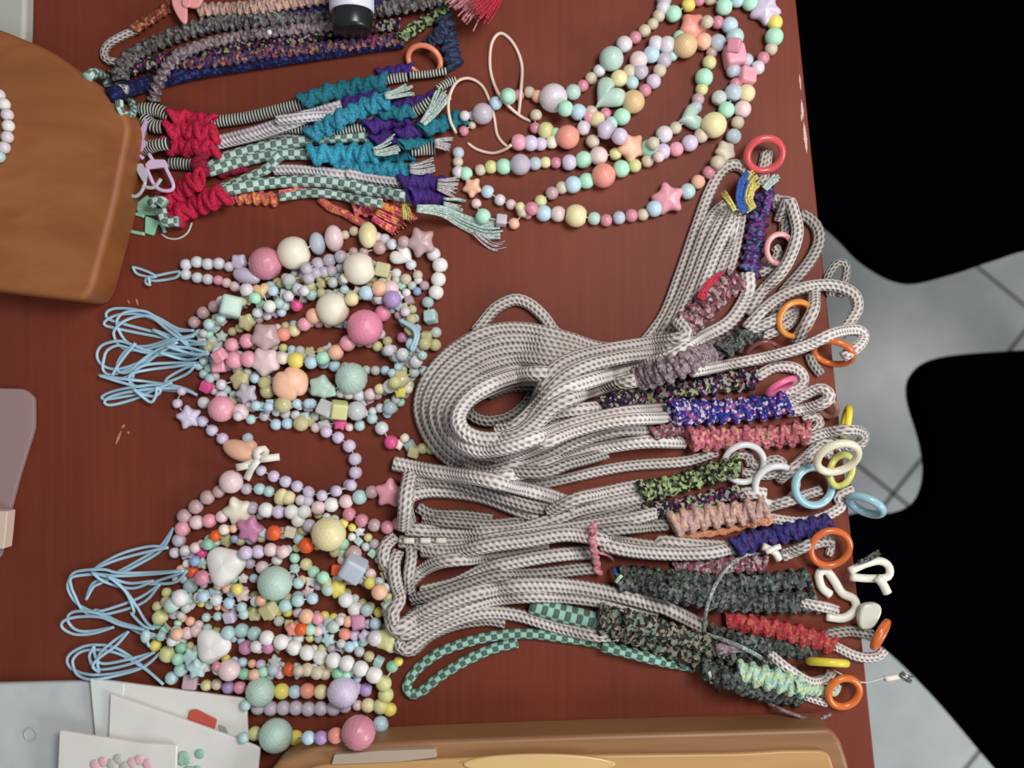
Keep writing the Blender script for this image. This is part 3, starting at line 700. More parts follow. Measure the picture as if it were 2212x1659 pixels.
# grey knotted ends beside the wooden block
r = root_at('knotted_strap_end', 'mint and black knotted strap ends against the wooden block', 'strap', 215, 170)
cord(r, 'P 188,168 205,158 225,170 240,188', 'mint', 11, name='strap_end'); cord(r, 'P 225,195 240,180 262,184', 'ropeg', 9, name='strap_end')
r = root_at('bottle', 'small white bottle with black cap lying on the dark straps', 'bottle', 760, 20)
zb = hmax(*P(760, 40)[:2], .012) * .75
def lathe_y(name, prof, cx, zc, mat, parent, seg=36):
    V = []; F = []
    for (py, rr) in prof:
        q = P(cx, py, zc)
        for k in range(seg):
            a = 2 * math.pi * k / seg; V.append((q.x + rr * S * math.cos(a), q.y, zc + rr * S * math.sin(a)))
    n = len(prof)
    for i in range(n - 1):
        for k in range(seg):
            k2 = (k + 1) % seg; F.append((i * seg + k, i * seg + k2, (i + 1) * seg + k2, (i + 1) * seg + k))
    F.append(tuple(range(seg))); F.append(tuple(range((n - 1) * seg, n * seg)))
    return link(name, mesh(name, V, F), parent, mat)
zc = zb + 46 * S
lathe_y('bottle_body', [(-220, 20), (-218, 44), (-210, 46), (10, 46), (22, 46), (27, 44), (29, 38)], 760, zc, new_mat('bottle_white', (214, 216, 228), .35), r)
lathe_y('cap', [(24, 36), (25, 42), (27, 43), (60, 42), (66, 40), (69, 36), (70, 10)], 761, zc, new_mat('cap_black', (24, 28, 28), .3), r)
r = root_at('woven_strap', 'green flecked strap with denim blue end and coral ring', 'strap', 930, 60)
wrap(r, 'P 868,80 900,58 940,32 985,-8', 26, 'fl_green', 10, label='green knotted section')
wrap(r, 'P 958,40 968,85 980,142', 42, 'fl_denim', 10, label='denim blue woven section')
wrap(r, 'P 925,96 945,78 962,52', 30, 'fl_denim', 9, label='denim blue woven section')
ring(r, 912, 114, 36, 6.0, (222, 130, 100), 35, -20, label='coral plastic ring', squash=.85)
r = root_at('yarn_tassel', 'fluffy coral pink yarn tassel at the top edge', 'tassel', 1020, 20)
tassel(r, 'P 1078,-40 1040,-10 1005,20 985,40', 12, 46, 'pinkyarn', 60, 2.0); tassel(r, 'P 1090,-30 1050,10 1022,34', 12, 36, 'redyarn', 36, 1.8)
r = root_at('shoelace_cord', 'mint and white knotted cord end beside the wooden block', 'cord', 272, 222)
cord(r, 'T1 950,800 960,880 1010,920 1060,900 1050,820 1000,770 960,790', 'mint', 8, name='knot_loop'); cord(r, 'T1 1020,860 1090,870 1180,890', 'elastic', 7, name='cord')

# ============================================================ knotted lanyards with crimson, teal and purple wraps
GL = 'knotted wrist lanyards with crimson wraps'
r = root_at('friendship_bracelet', 'pink, orange and yellow woven friendship bracelet under the mint cords', 'bracelet', 700, 425)
wrap(r, 'T4 1150,915 1350,910 1540,925', 30, 'fl_orange', 9, label='orange scalloped section')
cord(r, 'T4 1560,880 1800,845 2000,845 2212,862 T2 1120,1545 1250,1580', 'fl_hot', 8, name='band')
cord(r, 'E 225,1105 330,1190 450,1235 560,1300 650,1345', 'fl_orange', 9, name='band')
wrap(r, 'E 560,1200 800,1215 1000,1150 1120,1070', 30, 'fl_hot', 9, label='hot pink knotted section')
tassel(r, 'E 760,1215 880,1270 1000,1330 1060,1400', 22, 34, 'fl_hot', 50, 2.0, 'loose_yarn'); tassel(r, 'E 1040,1130 1060,1240 1050,1330', 6, 12, 'yellowyarn', 10, 1.6, 'loose_yarn')
r = root_at('knotted_lanyard', 'black and white ribbed lanyard with teal wrap along the top of the bundle', 'lanyard', 560, 240, GL)
cord(r, 'T4 455,210 580,215 700,265', 'bw', 15, name='cord'); cord(r, 'T4 1030,310 1300,275 1550,215 1780,155 T2 700,760', 'bw', 13)
wrap(r, 'T2 1190,585 1300,565 1420,545', 24, 'purp', 12, label='purple knotted wrap')
cord(r, 'T2 1180,650 1300,625 1400,610', 'bw', 11); cord(r, 'T2 1420,600 1560,590 1720,565', 'bw', 8)
wrap(r, 'T2 580,805 760,745 980,700 1200,655', 40, 'teald', 15, label='deep teal knotted wrap')
wrap(r, 'T4 715,265 860,275 1000,300', 34, 'crim', 16, label='crimson knotted wrap')
r = root_at('knotted_lanyard', 'thin dark ribbed lanyard running between the lilac and mint cords', 'lanyard', 700, 280, GL)
cord(r, 'T4 480,280 560,340 640,350', 'bw', 15); cord(r, 'T4 1380,420 1650,380 1900,385 2212,370', 'bw', 10); cord(r, 'T2 440,1020 800,1040 1090,1010', 'bw', 10)
cord(r, 'T2 600,1060 350,1090 200,1120', 'ropeg', 10)
wrap(r, 'T2 1240,860 1450,830 1620,770', 30, 'purp', 13, label='purple knotted wrap'); cord(r, 'T2 1400,915 1480,880 1600,800', 'bw', 12); cord(r, 'T2 1640,710 1720,660 1790,640', 'bw', 9)
wrap(r, 'T2 1100,1010 1250,975 1400,955', 34, 'purp', 14, label='purple knotted wrap')
r = root_at('knotted_lanyard', 'lilac-grey lanyard with purple wrap below the ribbed top lanyard', 'lanyard', 600, 270, GL)
cord(r, 'T4 400,460 520,480 700,470', 'lil', 9); wrap(r, 'T2 860,860 1000,810 1150,760', 38, 'purp', 14, label='purple knotted wrap')
cord(r, 'T4 1000,480 1120,460 1400,390 1700,290 1900,235 2060,190', 'lil', 15.5)
cord(r, 'T2 360,960 600,930 800,915 850,905', 'lil', 11); cord(r, 'T2 1000,965 1090,940 1200,900', 'lil', 11)
wrap(r, 'T4 690,380 860,380 1040,400', 42, 'crim', 16, label='crimson knotted wrap')
wrap(r, 'T2 1190,890 1300,900 1420,890', 30, 'teald', 14, label='deep teal knotted wrap')
r = root_at('knotted_lanyard', 'mint-checked lanyard with long diagonal teal wrap in the middle of the bundle', 'lanyard', 640, 290, GL)
cord(r, 'T4 980,690 1100,610 1300,545 1550,490 1900,440 2212,425 T2 1150,1100', 'mint', 13)
wrap(r, 'T2 1150,1120 1260,1090 1360,1060', 32, 'purp', 14, label='purple knotted wrap'); wrap(r, 'T2 1350,1075 1450,1045 1540,1005', 34, 'purp', 14, label='purple knotted wrap')
wrap(r, 'T2 640,1070 800,985 1000,880 1240,790', 40, 'teal', 14, label='long teal knotted wrap')
tassel(r, 'T2 1220,765 1290,745 1380,720 1470,700', 7, 20, 'mintyarn', 18)
wrap(r, 'T4 670,500 860,515 1040,520', 40, 'crim', 16, label='crimson knotted wrap'); cord(r, 'T4 440,570 560,500 680,480', 'bw', 13)
wrap(r, 'T2 1540,1030 1680,985 1830,940', 36, 'teald', 14, label='deep teal knotted wrap'); tassel(r, 'T2 1520,985 1600,880 1660,780 1720,700', 6, 22, 'mintyarn', 18)
r = root_at('knotted_lanyard', 'mint-checked lanyard ending in a bright teal wrap with white tassel', 'lanyard', 600, 340, GL)
cord(r, 'T4 1000,700 1200,640 1400,590 1600,565 1850,565', 'mint', 12.5); cord(r, 'T4 1100,840 1300,760 1450,690 1530,610 1570,575', 'mint', 11)
wrap(r, 'T2 1120,1240 1260,1250 1420,1240', 26, 'teald', 13, label='deep teal knotted wrap'); wrap(r, 'T2 650,1232 880,1225 1120,1222', 44, 'tealb', 15, label='bright teal knotted wrap')
tassel(r, 'T2 1130,1205 1200,1190 1290,1160 1350,1140', 7, 24, 'mintyarn', 18); wrap(r, 'T2 1370,1150 1480,1140 1600,1130', 24, 'teald', 13, label='deep teal knotted wrap')
cord(r, 'T2 1430,1200 1520,1190 1620,1185', 'bw', 13); wrap(r, 'T4 930,600 930,680 940,740', 36, 'crimd', 14, label='dark crimson knotted wrap')
wrap(r, 'T4 1080,720 1180,695 1280,680', 24, 'crimd', 13, label='dark crimson knotted wrap')
r = root_at('knotted_lanyard', 'slim lilac lanyard with teal wrap and grey tassel low in the bundle', 'lanyard', 800, 370, GL)
cord(r, 'T4 690,640 780,640 890,650', 'bw', 13)
wrap(r, 'T2 840,1330 1100,1340 1420,1365', 40, 'teal', 14, label='teal knotted wrap'); tassel(r, 'T2 1420,1345 1500,1340 1640,1320', 10, 20, 'greyyarn', 18)
cord(r, 'T4 1520,690 1700,690 2000,720 2212,745 T2 900,1380 1150,1430 1370,1455', 'lil', 12)
wrap(r, 'T4 640,950 780,860 920,760', 44, 'crim', 16, label='crimson knotted wrap'); wrap(r, 'T2 1370,1455 1500,1455 1650,1460', 36, 'purp', 14, label='purple knotted wrap')
tassel(r, 'T2 1640,1470 1720,1480 1820,1500', 12, 26, 'greyyarn', 22); tassel(r, 'T2 1620,1140 1700,1140 1770,1160', 8, 18, 'greyyarn', 14)
r = root_at('knotted_lanyard', 'lowest mint-checked lanyard with purple wrap and frayed mint end', 'lanyard', 700, 400, GL)
cord(r, 'T4 1110,860 1300,820 1550,790 1900,780 2212,830 T2 950,1490 1200,1530 1390,1565', 'mint', 13)
cord(r, 'T4 1560,905 1800,875 2000,885 2212,935 T2 1000,1590 1200,1620', 'mint', 10)
wrap(r, 'T4 715,1080 900,970 1110,890', 48, 'crim', 16, label='crimson knotted wrap'); wrap(r, 'T2 1440,1560 1560,1575 1690,1590', 38, 'purp', 14, label='purple knotted wrap')
tassel(r, 'T2 1690,1600 1780,1610 1880,1640', 8, 16, 'mintyarn', 16)
tassel(r, 'E 1150,1195 1400,1220 1600,1320 1800,1400 2000,1400', 7, 22, 'mintyarn', 46, 2.2, 'frayed_end'); tassel(r, 'E 1700,1420 1800,1500 1900,1560 2030,1540', 6, 10, 'greyyarn', 8, .9, 'loose_threads')
cord(r, 'T4 620,1000 650,1100 720,1100 760,1100', 'mint', 11); cord(r, 'T4 540,960 600,930 650,960', 'mint', 11)

# plastic clips at the left end of the lanyards
def clip(label, body, loop, col, gx, gy, th=4.5, lr=4.2):
    r_ = root_at('lanyard_clip', label, 'clip', gx, gy, 'plastic clips at the left end of the lanyards'); m = ringmat(col)
    b = pp(body, .004); cx, cy = np.mean(b, 0); zz = min(max(hmax(cx, cy, .002) - .003, 0), .012)
    prism('clip_body', round_poly(pp(body, zz + .004), .0012), zz, zz + th * S * 2, m, r_, .0008)
    for l in loop:
        W = settle(pts(l), lr * S, zfix=zz, step=.0015); tube('clip_loop', W, lr * S, m, r_, 8); stamp_path(W, lr * S)
clip('mint plastic clip, lower of the pair', 'T4 485,1050 590,1090 550,1210 480,1190', ['T4 490,1060 400,1040 365,1100 370,1170 430,1190 490,1200', 'T4 550,1090 620,1120 650,1190'], (140, 196, 168), 320, 480)
clip('mint plastic clip, upper of the pair', 'T4 400,960 500,880 600,1000 560,1050 430,1040', ['T4 420,1000 340,960 330,900 350,860', 'T4 470,1000 500,1020 540,1000 540,950'], (136, 188, 162), 300, 430)
clip('grey plastic clip between the lilac and mint clips', 'T4 400,640 460,630 500,720 480,800 430,720', ['T4 420,700 360,790 350,860 400,900 450,880 490,800 480,720', 'T4 470,820 560,830 620,760'], (178, 176, 184), 300, 400)
clip('lilac plastic clip standing on edge', 'T4 485,270 500,290 470,440 530,480 480,500 425,560 420,420', ['T4 430,420 440,560 480,600'], (192, 162, 200), 295, 290)
clip('lilac plastic clip with open trapezoid loop', 'T4 480,640 520,600 640,600 670,660 500,680', ['T4 500,670 560,800 620,850 700,850 715,800 650,660', 'T4 520,560 560,620 600,640'], (206, 178, 208), 345, 375)
r = root_at('split_ring', 'thin clear split ring under the lowest crimson wrap', 'ring', 390, 500)
W = settle(pts('T4 620,1200 680,1235 760,1235 830,1190 865,1110'), 2.2 * S); tube('ring_wire', W, 2.2 * S, M['thread'], r, 8)

# ============================================================ bead straps, upper bunch
GU = 'bead phone straps in the upper bunch'
PALE = ['wb', 'bl', 'aq', 'wc', 'bc', 'gc', 'gc', 'mi', 'wh', 'lw', 'ms', 'pc', 'lg']
random.seed(11)
filler('strap of small pale beads along the upper right bend of the upper bunch', 'P 436,735 520,660 620,600 720,560 800,570 870,620 900,700', PALE, group=GU)
filler('strap of small pale beads curving round the right bend of the upper bunch', 'P 440,745 560,690 680,640 790,640 870,690 895,780 870,860 830,900', PALE, group=GU)
filler('strap of clear and pale yellow beads across the middle of the upper bunch', 'P 450,750 560,745 680,760 780,740 850,770 880,830', ['gc', 'gc', 'wc', 'bl', 'ol'], group=GU)
filler('strap of clear and light blue beads low in the upper bunch', 'P 440,770 520,800 620,830 720,850 820,850 870,800 890,740', ['bl', 'wc', 'gc', 'wb', 'aq'], group=GU)
filler('strap of pale grey and mint beads at the bottom of the upper bunch', 'P 440,780 500,850 600,890 700,900 800,890 870,850', ['wc', 'aq', 'lw', 'wb', 'gc'], group=GU)
filler('strap of clear beads along the upper left rise of the upper bunch', 'P 440,720 500,660 560,640 640,620 740,640 840,600', ['wc', 'gr', 'wb', 'pl', 'gc', 'bc'], group=GU)
filler('strap of mauve and clear beads down the middle right of the upper bunch', 'P 560,720 640,700 740,700 820,720 860,790 820,850 760,880', ['wc', 'gc', 'bl', 'mv', 'bc', 'lw'], group=GU)
for lab, pth, pal_ in (('strap of clear yellow and aqua beads inside the upper edge of the upper bunch', 'P 470,690 540,640 600,615 680,600 740,600', ['gc', 'ol', 'aq', 'wc', 'gc']),
                 ('strap of pale blue beads through the centre of the upper bunch', 'P 470,760 560,775 640,770 720,790 800,800 850,800', ['bl', 'aq', 'wb', 'wc', 'bc']),
                 ('strap of white and aqua beads near the bottom left of the upper bunch', 'P 430,790 470,850 540,880 600,870 680,880 760,880', ['wb', 'aq', 'lw', 'pc', 'gc']),
                 ('strap of pearly clear beads between the big cream beads', 'P 600,640 660,620 720,610 800,600 850,630 880,680', ['wc', 'lw', 'gc', 'wb', 'be']),
                 ('strap of frosted beads beside the big pink bead', 'P 800,640 860,660 900,710 905,760 880,800', ['wc', 'bc', 'lw', 'gc', 'aq'])):
    filler(lab, pth, pal_, group=GU, r=(9, 12.5))
strap('bead strap of three small green, white and blue beads over clear charms', 'B3 500,500,40,wc 440,560,60,lg 285,600,60,wc:f 285,650,38,gr 370,680,52,wb 250,740,60,wc:c 130,700,52,bl 240,840,50,ms:f 100,850,52,wh 20,830,44,mi', group=GU)
strap('light blue and aqua beads with hot pink accent behind the large cream bead', 'B2 1110,1110,45,aq 1200,1020,50,aq 1310,960,48,aq 1410,850,115,ms:c 1560,1000,85,gc:w 1665,910,50,wb 1640,770,55,mi 1700,700,75,gd:h 1780,850,58,wh 1870,820,48,ms 1895,905,42,bl 1960,750,50,lw 2040,840,56,hp 2110,700,48,wb 2180,740,52,aq', group=GU,
      loops=('B2 1080,1110 900,1150 700,1100 400,1020 240,970 220,910 300,870 500,880 700,950 900,1060 1060,1080',))
strap('mauve bead strap at the upper left of the upper bunch', 'B2 1060,1000,55,mv 1145,910,58,mv 1250,850,56,mv 1320,800,50,lw', group=GU,
      loops=('P 330,712 380,728 446,744', 'B2 1060,1130 850,1160 600,1230 430,1200 330,1060 330,960 420,900 600,900 800,1030 950,1150 1060,1290',))
strap('greyish lilac bead row with large cream bead near the top of the upper bunch', 'B3 470,580,55,lg 540,530,52,lg 620,520,52,lg 690,510,52,lg 780,480,50,lw 815,580,45,cr 955,490,146,cr 1180,500,80,gc:c 1310,535,48,lw 1400,590,52,be 1460,650,40,wc 1510,705,40,bd 1580,650,44,pc:f', group=GU)
strap('lilac bead row behind the greyish one in the upper bunch', 'B3 450,490,55,lg 560,440,58,lg 670,410,60,lg 780,375,60,lg 900,330,45,mv 1000,330,45,mv 1150,290,62,mv 1230,270,40,mv', group=GU)
strap('outer bead strap with large pink, cream and bean-shaped beads arching over the top', 'B2 980,450,52,wb 1085,425,54,wb 1190,445,54,wb 1295,440,55,wb 1395,470,46,lw 1490,430,85,li:w 1740,440,148,ro:f 2010,340,150,cr B3 555,250,105,bg:b 715,200,122,pl:b 820,165,42,be 905,130,45,be 1040,165,125,yp:b 1130,185,46,pl 1200,205,50,wb 1270,255,50,wb 1380,360,118,wh:h 1450,450,50,wb 1515,550,46,be 1520,600,40,lw', group=GU)
strap('outer right strap of white beads with mauve star bead', 'B3 1380,230,55,mv 1545,235,130,mv:s 1665,350,64,lw 1728,455,70,wh 1712,590,68,wh 1690,715,68,wh 1612,810,54,bc 1640,950,68,aq:c', group=GU)
strap('pale strap doubled back with lilac bean bead at the thread knot', 'B2 980,545,50,wb 1090,575,50,wb 1190,590,50,wb 1290,600,46,pk 1370,625,45,pl 1450,660,50,pl 1560,560,140,li:k 1560,690,62,lw', group=GU, loops=('B2 930,515 850,525 700,555 620,570', 'B2 700,560 620,520 540,490 470,470', 'B2 620,560 600,590 590,620'), loopr=3.2)
strap('strap of peach and hot pink beads with large faceted pink bead', 'B3 1150,680,74,pe 1255,680,76,pl 1270,780,80,pu:f 1180,915,76,rp 1010,1050,162,rp:f 845,1200,74,pk 730,1290,72,pe 610,1345,64,mi 495,1385,60,bl 350,1365,76,ye 225,1345,58,cr B4 1740,360,140,pl:w 1580,335,76,pk 1440,345,78,pk 1300,300,64,pk:c 1300,400,72,pk:c', group=GU,
      loops=('B2 1080,1320 900,1300 700,1290 500,1400 300,1450 170,1400 130,1310 180,1220 330,1180 450,1210 650,1280 900,1270',))
strap('strap with large off-white bead between peach and cream beads', 'B3 815,690,42,aq 885,780,66,yp 1020,720,66,bl 800,800,40,lw 700,875,150,cr 520,940,72,pe 430,1020,62,pk 335,1080,56,yp 230,1115,66,co B2 1740,1140,138,mv:w 1565,1180,68,pk 1420,1220,66,pk', group=GU,
      loops=('B2 500,1200 380,1300 320,1420 350,1480 450,1470 540,1380 700,1270 900,1190',))
strap('strap of light blue beads along the lower right of the upper bunch', 'B5 1240,250,56,wb 1370,290,60,wb 1500,360,60,wb 1580,450,52,aq 1480,460,50,wc 1350,520,90,gc:w 1270,470,42,bl 1240,600,60,wh 1150,620,48,yp 1060,670,54,pl 950,680,54,lw 860,670,50,lw 780,660,46,lw', group=GU,
      loops=('P 345,762 400,764 450,758', 'P 360,748 410,752 452,764', 'B2 1080,1390 850,1390 650,1400 520,1440 470,1530 480,1650',))
strap('clear gold chip strap on the right bend of the upper bunch', 'B5 1450,60,55,gc:c 1370,130,52,mg 1450,190,50,bl 1580,190,60,gc:f 1680,200,56,gc:f 1600,120,56,gc:c 1690,80,50,wc:f 1560,300,44,aq', group=GU, loops=('B5 1340,-40 1450,10 1520,80 1500,180 1470,260',), loopr=4)
strap('strap with ribbed sage bead and sage flower bead', 'B4 1210,520,45,bc 1180,600,60,hp:c 1320,580,50,wb 1500,530,100,gc:w 1640,520,46,bl B5 590,600,115,ms:w 680,640,60,ms:c 880,520,146,ms:r', group=GU,
      loops=('B2 1080,1400 950,1450 800,1540 780,1620', 'B4 150,490 350,520 600,550 850,590 1050,650'))
strap('strap with peach butterfly bead and clear gold chips', 'B4 1760,640,70,gc:f 1980,570,165,pe:y B5 50,560,60,gc:f', group=GU)
strap('strap with faceted pink chunk and lilac star in the lower left of the upper bunch', 'B4 1150,750,54,wb 1320,810,118,pk:f 1500,840,75,pl 1560,660,95,lg:s 1650,780,46,bl 1770,790,46,bl 1910,770,75,gc:f 2040,760,46,bl 2150,760,46,bl B5 500,760,46,bl 640,810,88,wc:c 765,820,92,ol:c 930,830,88,wc:f 1080,905,50,aq 1170,995,62,wb 1260,1130,64,hp:f 1330,1150,55,cr:w', group=GU,
      loops=('B4 1090,680 950,610 750,580 500,600 300,640 180,690 190,720 350,700 550,660 720,600 850,560',))
strap('yellow flower charm strap at the right of the upper bunch', 'B5 1300,560,60,ol 1350,650,62,ye:w 1420,620,45,cr 1310,720,44,wc 1250,800,62,bc', group=GU)
strap('clear and gold charm strap end beside the rope coil', 'B5 1390,1090,44,cr 1440,1160,50,bc:c 1480,1220,60,gc:c 1560,1190,50,gc:f 1640,1200,46,gc', group=GU)
strap('strap of small blue beads along the bottom of the upper bunch', 'B4 1480,880,46,lw 1600,910,46,aq 1730,880,48,lg 1840,960,52,bl 1950,950,52,bl 2080,950,70,gc:f B5 480,930,60,gc:w 540,990,46,pl 630,960,60,wc:c 770,950,62,hp:s 860,985,40,pl 960,970,50,aq', group=GU,
      loops=('B4 480,620 560,670 680,690 740,640 700,600',))
r = strap('lilac bead strap with pink capsule and white bow looping below the upper bunch', 'B4 940,640,42,li 900,760,46,li 1010,890,105,li:s 1140,930,52,li 1230,1015,54,li 1330,1095,54,li 1500,1210,175,pe:k 1600,1170,60,pe:f 1570,1090,50,bc 1700,1400,50,li 1820,1455,54,li 1930,1505,54,li 2040,1550,52,li 2150,1600,50,li C2 785,400,54,li 895,445,54,li 1010,508,52,li 1130,530,50,li 1260,490,52,li 1385,432,50,li', group=GU, name='beaded_strap')
strap('lilac half-loop strap linking the upper and lower bunches', 'B5 640,1030,54,li 755,1085,56,li 860,1165,60,li 915,1290,60,li 920,1420,60,li 880,1540,52,li 740,1595,50,li 600,1640,50,li', group=GU)
m_rib = M['satin']
def ribbon(root, s, w_, zc_, name='ribbon'):
    p = catmull([P(x, y, zc_)[:2] for x, y in pts(s)], .002); n = len(p); V = []; F = []
    for i, a in enumerate(p):
        t = p[min(i + 1, n - 1)] - p[max(i - 1, 0)]; t /= np.linalg.norm(t)
        for sgn in (-1, 1):
            for dz in (0, .0006): V.append((a[0] - t[1] * w_ * S * sgn, a[1] + t[0] * w_ * S * sgn, zc_ + dz + .002 * math.sin(i * .7)))
    for i in range(n - 1):
        k = i * 4
        F += [(k + 1, k + 3, k + 7, k + 5), (k, k + 4, k + 6, k + 2), (k, k + 1, k + 5, k + 4), (k + 2, k + 6, k + 7, k + 3)]
    F += [(0, 2, 3, 1), (4 * n - 4, 4 * n - 3, 4 * n - 1, 4 * n - 2)]
    link(name, mesh(name, V, F), root, m_rib)
for s in ('B4 1680,1290 1600,1400 1550,1490', 'B4 1680,1290 1780,1280 1870,1270', 'B4 1460,1370 1560,1350 1680,1290', 'B4 1680,1300 1660,1230 1720,1190 1740,1240 1690,1290'): ribbon(r, s, 7.5, .012)

# ============================================================ bead straps, lower bunch
GLo = 'bead phone straps in the lower bunch'
MIXP = ['wb', 'bl', 'aq', 'wc', 'gc', 'mi', 'li', 'pl', 'ms', 'pe', 'wh', 'lg', 'ol', 'wc', 'gc', 'ye']
random.seed(5)
for lab, pth in (('strap of small mixed beads near the top of the lower bunch', 'P 400,1200 480,1150 580,1110 680,1110 780,1150 830,1200'),
                 ('strap of small mixed beads behind the white pebble bead', 'P 400,1230 500,1200 600,1190 700,1180 780,1220 840,1290'),
                 ('strap of small mixed beads across the middle of the lower bunch', 'P 380,1250 480,1250 600,1250 700,1260 780,1300 830,1330'),
                 ('strap of pale beads below the middle of the lower bunch', 'P 360,1280 470,1310 600,1320 700,1330 800,1350 840,1400'),
                 ('strap of mixed beads under the white row of the lower bunch', 'P 340,1310 430,1350 540,1390 640,1400 720,1400 800,1380 845,1340'),
                 ('strap of mixed beads low in the lower bunch', 'P 340,1350 420,1400 520,1430 620,1440 720,1450 800,1450'),
                 ('strap of pastel beads beside the blue elastic of the lower bunch', 'P 390,1230 430,1200 440,1260 420,1300 390,1330 380,1390 410,1430 470,1440'),
                 ('strap of clear gold beads at the right end of the lower bunch', 'P 760,1160 800,1190 830,1230 840,1290 830,1330')):
    filler(lab, pth, MIXP, group=GLo, r=(8, 11))
for lab, pth in (('strap of frosted beads between the pink row and the magenta star', 'P 400,1190 470,1170 540,1165 620,1150 680,1150 740,1210 790,1260'),
                 ('strap of pastel beads under the big mint bead', 'P 500,1270 560,1290 640,1290 700,1260 760,1250 820,1260'),
                 ('strap of pastel and clear yellow beads left of the mint bead', 'P 360,1300 420,1290 480,1280 540,1290 600,1340 660,1350 740,1340'),
                 ('strap of frosted beads low on the right of the lower bunch', 'P 560,1400 620,1380 700,1380 760,1400 820,1430'),
                 ('strap of pale beads above the ribbed beads', 'P 440,1440 500,1450 560,1460 640,1450 720,1440 790,1450 830,1480'),
                 ('strap of clear beads at the far right of the lower bunch', 'P 800,1240 830,1270 845,1310 850,1360 840,1420')):
    filler(lab, pth, ['wc', 'gc', 'bl', 'aq', 'lw', 'ms', 'gc', 'bc', 'wb', 'pl', 'ol'], group=GLo, r=(9, 12.5))
strap('rose-grey bead strap rising to the pale yellow bead at the top of the lower bunch', 'C1 1230,730,66,mv 1340,640,66,mv 1450,550,66,mv 1560,495,58,mv 1680,420,105,pl:e 1825,470,52,lg 1950,470,54,aq 2040,495,52,aq C2 740,550,90,yp:b 810,555,66,yp 930,580,52,lw 1000,590,52,lw 1095,650,64,pl 1220,620,68,wh 1360,590,64,pl 1490,548,68,aq 1605,500,60,mv 1775,510,128,pk:s 1900,570,62,bg', group=GLo,
      loops=('C1 1130,840 1000,1020 800,1150 600,1260 450,1330 350,1380 290,1530',))
strap('pink bead strap with cream star and white beads', 'C1 1215,850,70,pk 1350,790,66,pl 1470,775,66,pk 1590,735,58,pl 1740,680,128,cr:s 1880,650,58,lg 2010,670,68,wh 2130,690,60,li C2 840,690,66,wh 960,690,64,wh 905,770,64,wh 1010,820,60,lg', group=GLo,
      loops=('P 320,1262 370,1245 405,1232', 'C1 1080,1030 900,1020 650,1080 450,1180 340,1260',))
strap('rose pink bead row running under the rope at the right of the lower bunch', 'C2 1390,710,62,ro 1510,770,62,ro 1630,815,60,mv 1755,835,62,ro 1860,800,58,ro', group=GLo)
strap('strap with magenta star, orange beads and large yellow bead', 'C1 1180,960,62,lg 1140,1080,50,lw 1525,920,50,ora 1610,860,50,cr 1700,850,38,pe 1860,855,120,mg:s 1978,885,44,bl 2090,890,70,ora C2 830,880,62,be:c 910,950,52,aq 985,1010,72,ora 1195,900,154,yp:f 1330,1000,58,mi 1430,1090,76,mv', group=GLo)
strap('strap with big white pebble bead between pink and green beads', 'C1 1710,950,36,bd 1455,1000,52,gr 1400,1080,52,hp 1330,1160,48,bd 1310,1260,58,ora 1400,1320,70,ro 1620,1200,172,wh:t 1560,1385,46,pe 1640,1420,46,pe 1735,1430,52,ye', group=GLo,
      loops=('C1 1230,1250 900,1270 600,1270 450,1240 200,1260 130,1340 120,1430 200,1560 350,1640 C3 400,150 600,260 850,330',))
strap('lilac and pale pink bead row in the lower bunch', 'C2 400,1080,62,li 520,1070,62,li 640,1050,62,pl 760,1070,62,pl 700,1150,50,lw 560,1220,60,pl 440,1180,52,lg', group=GLo)
strap('strap with large mint bead and curve of small mint beads', 'C2 870,1130,48,mi 870,1230,48,aq 905,1370,52,aq 680,1370,154,ms:f 980,1190,56,yp 1050,1260,54,mi 1140,1315,58,mi 1190,1430,60,ms 1280,1425,88,ye:w 1360,1530,70,wh 1450,1620,70,wh', group=GLo)
strap('strap of orange, yellow and peach beads beside the frosted grey cube', 'C2 1270,1240,60,ora:c 1430,1230,125,bg:c 1590,1370,56,ye 1680,1455,74,pe 1770,1590,66,ms:c', group=GLo)
strap('white and light blue bead row at the left of the lower bunch', 'C1 1290,1400,66,bc 1190,1510,76,wh 1110,1580,72,ms 1250,1600,50,wc 1410,1500,52,bl 1535,1530,56,wb 1660,1560,54,bl 1780,1600,48,aq', group=GLo,
      loops=('C1 940,1350 700,1370 500,1310 350,1270', 'C1 1000,1380 800,1510 500,1620 400,1640'))
strap('strap with clear yellow flower beads across the lower bunch', 'C3 1440,220,42,aq 1550,210,42,aq 1670,210,64,li:c 1800,190,48,aq 1900,190,70,gc:w 2040,150,80,gc:c C4 780,110,62,aq 900,60,58,aq 1040,40,54,bl', group=GLo)
strap('strap of orange, mint and coral beads right of the middle of the lower bunch', 'C4 550,60,52,pe 980,210,68,pe 1090,230,56,pk 850,330,70,co:w 930,335,58,ora 1015,340,50,mi 1090,350,48,pl 1160,330,54,li 1240,310,58,ms 1350,375,60,co 1440,385,52,li 1540,400,64,li:w 1640,420,72,lw 1750,430,115,ol:w', group=GLo)
strap('short strap with magenta cube and blue bead by the rope', 'C4 1380,260,52,pe 1480,270,78,mg:c 1640,280,56,bl 1560,150,58,aq', group=GLo)
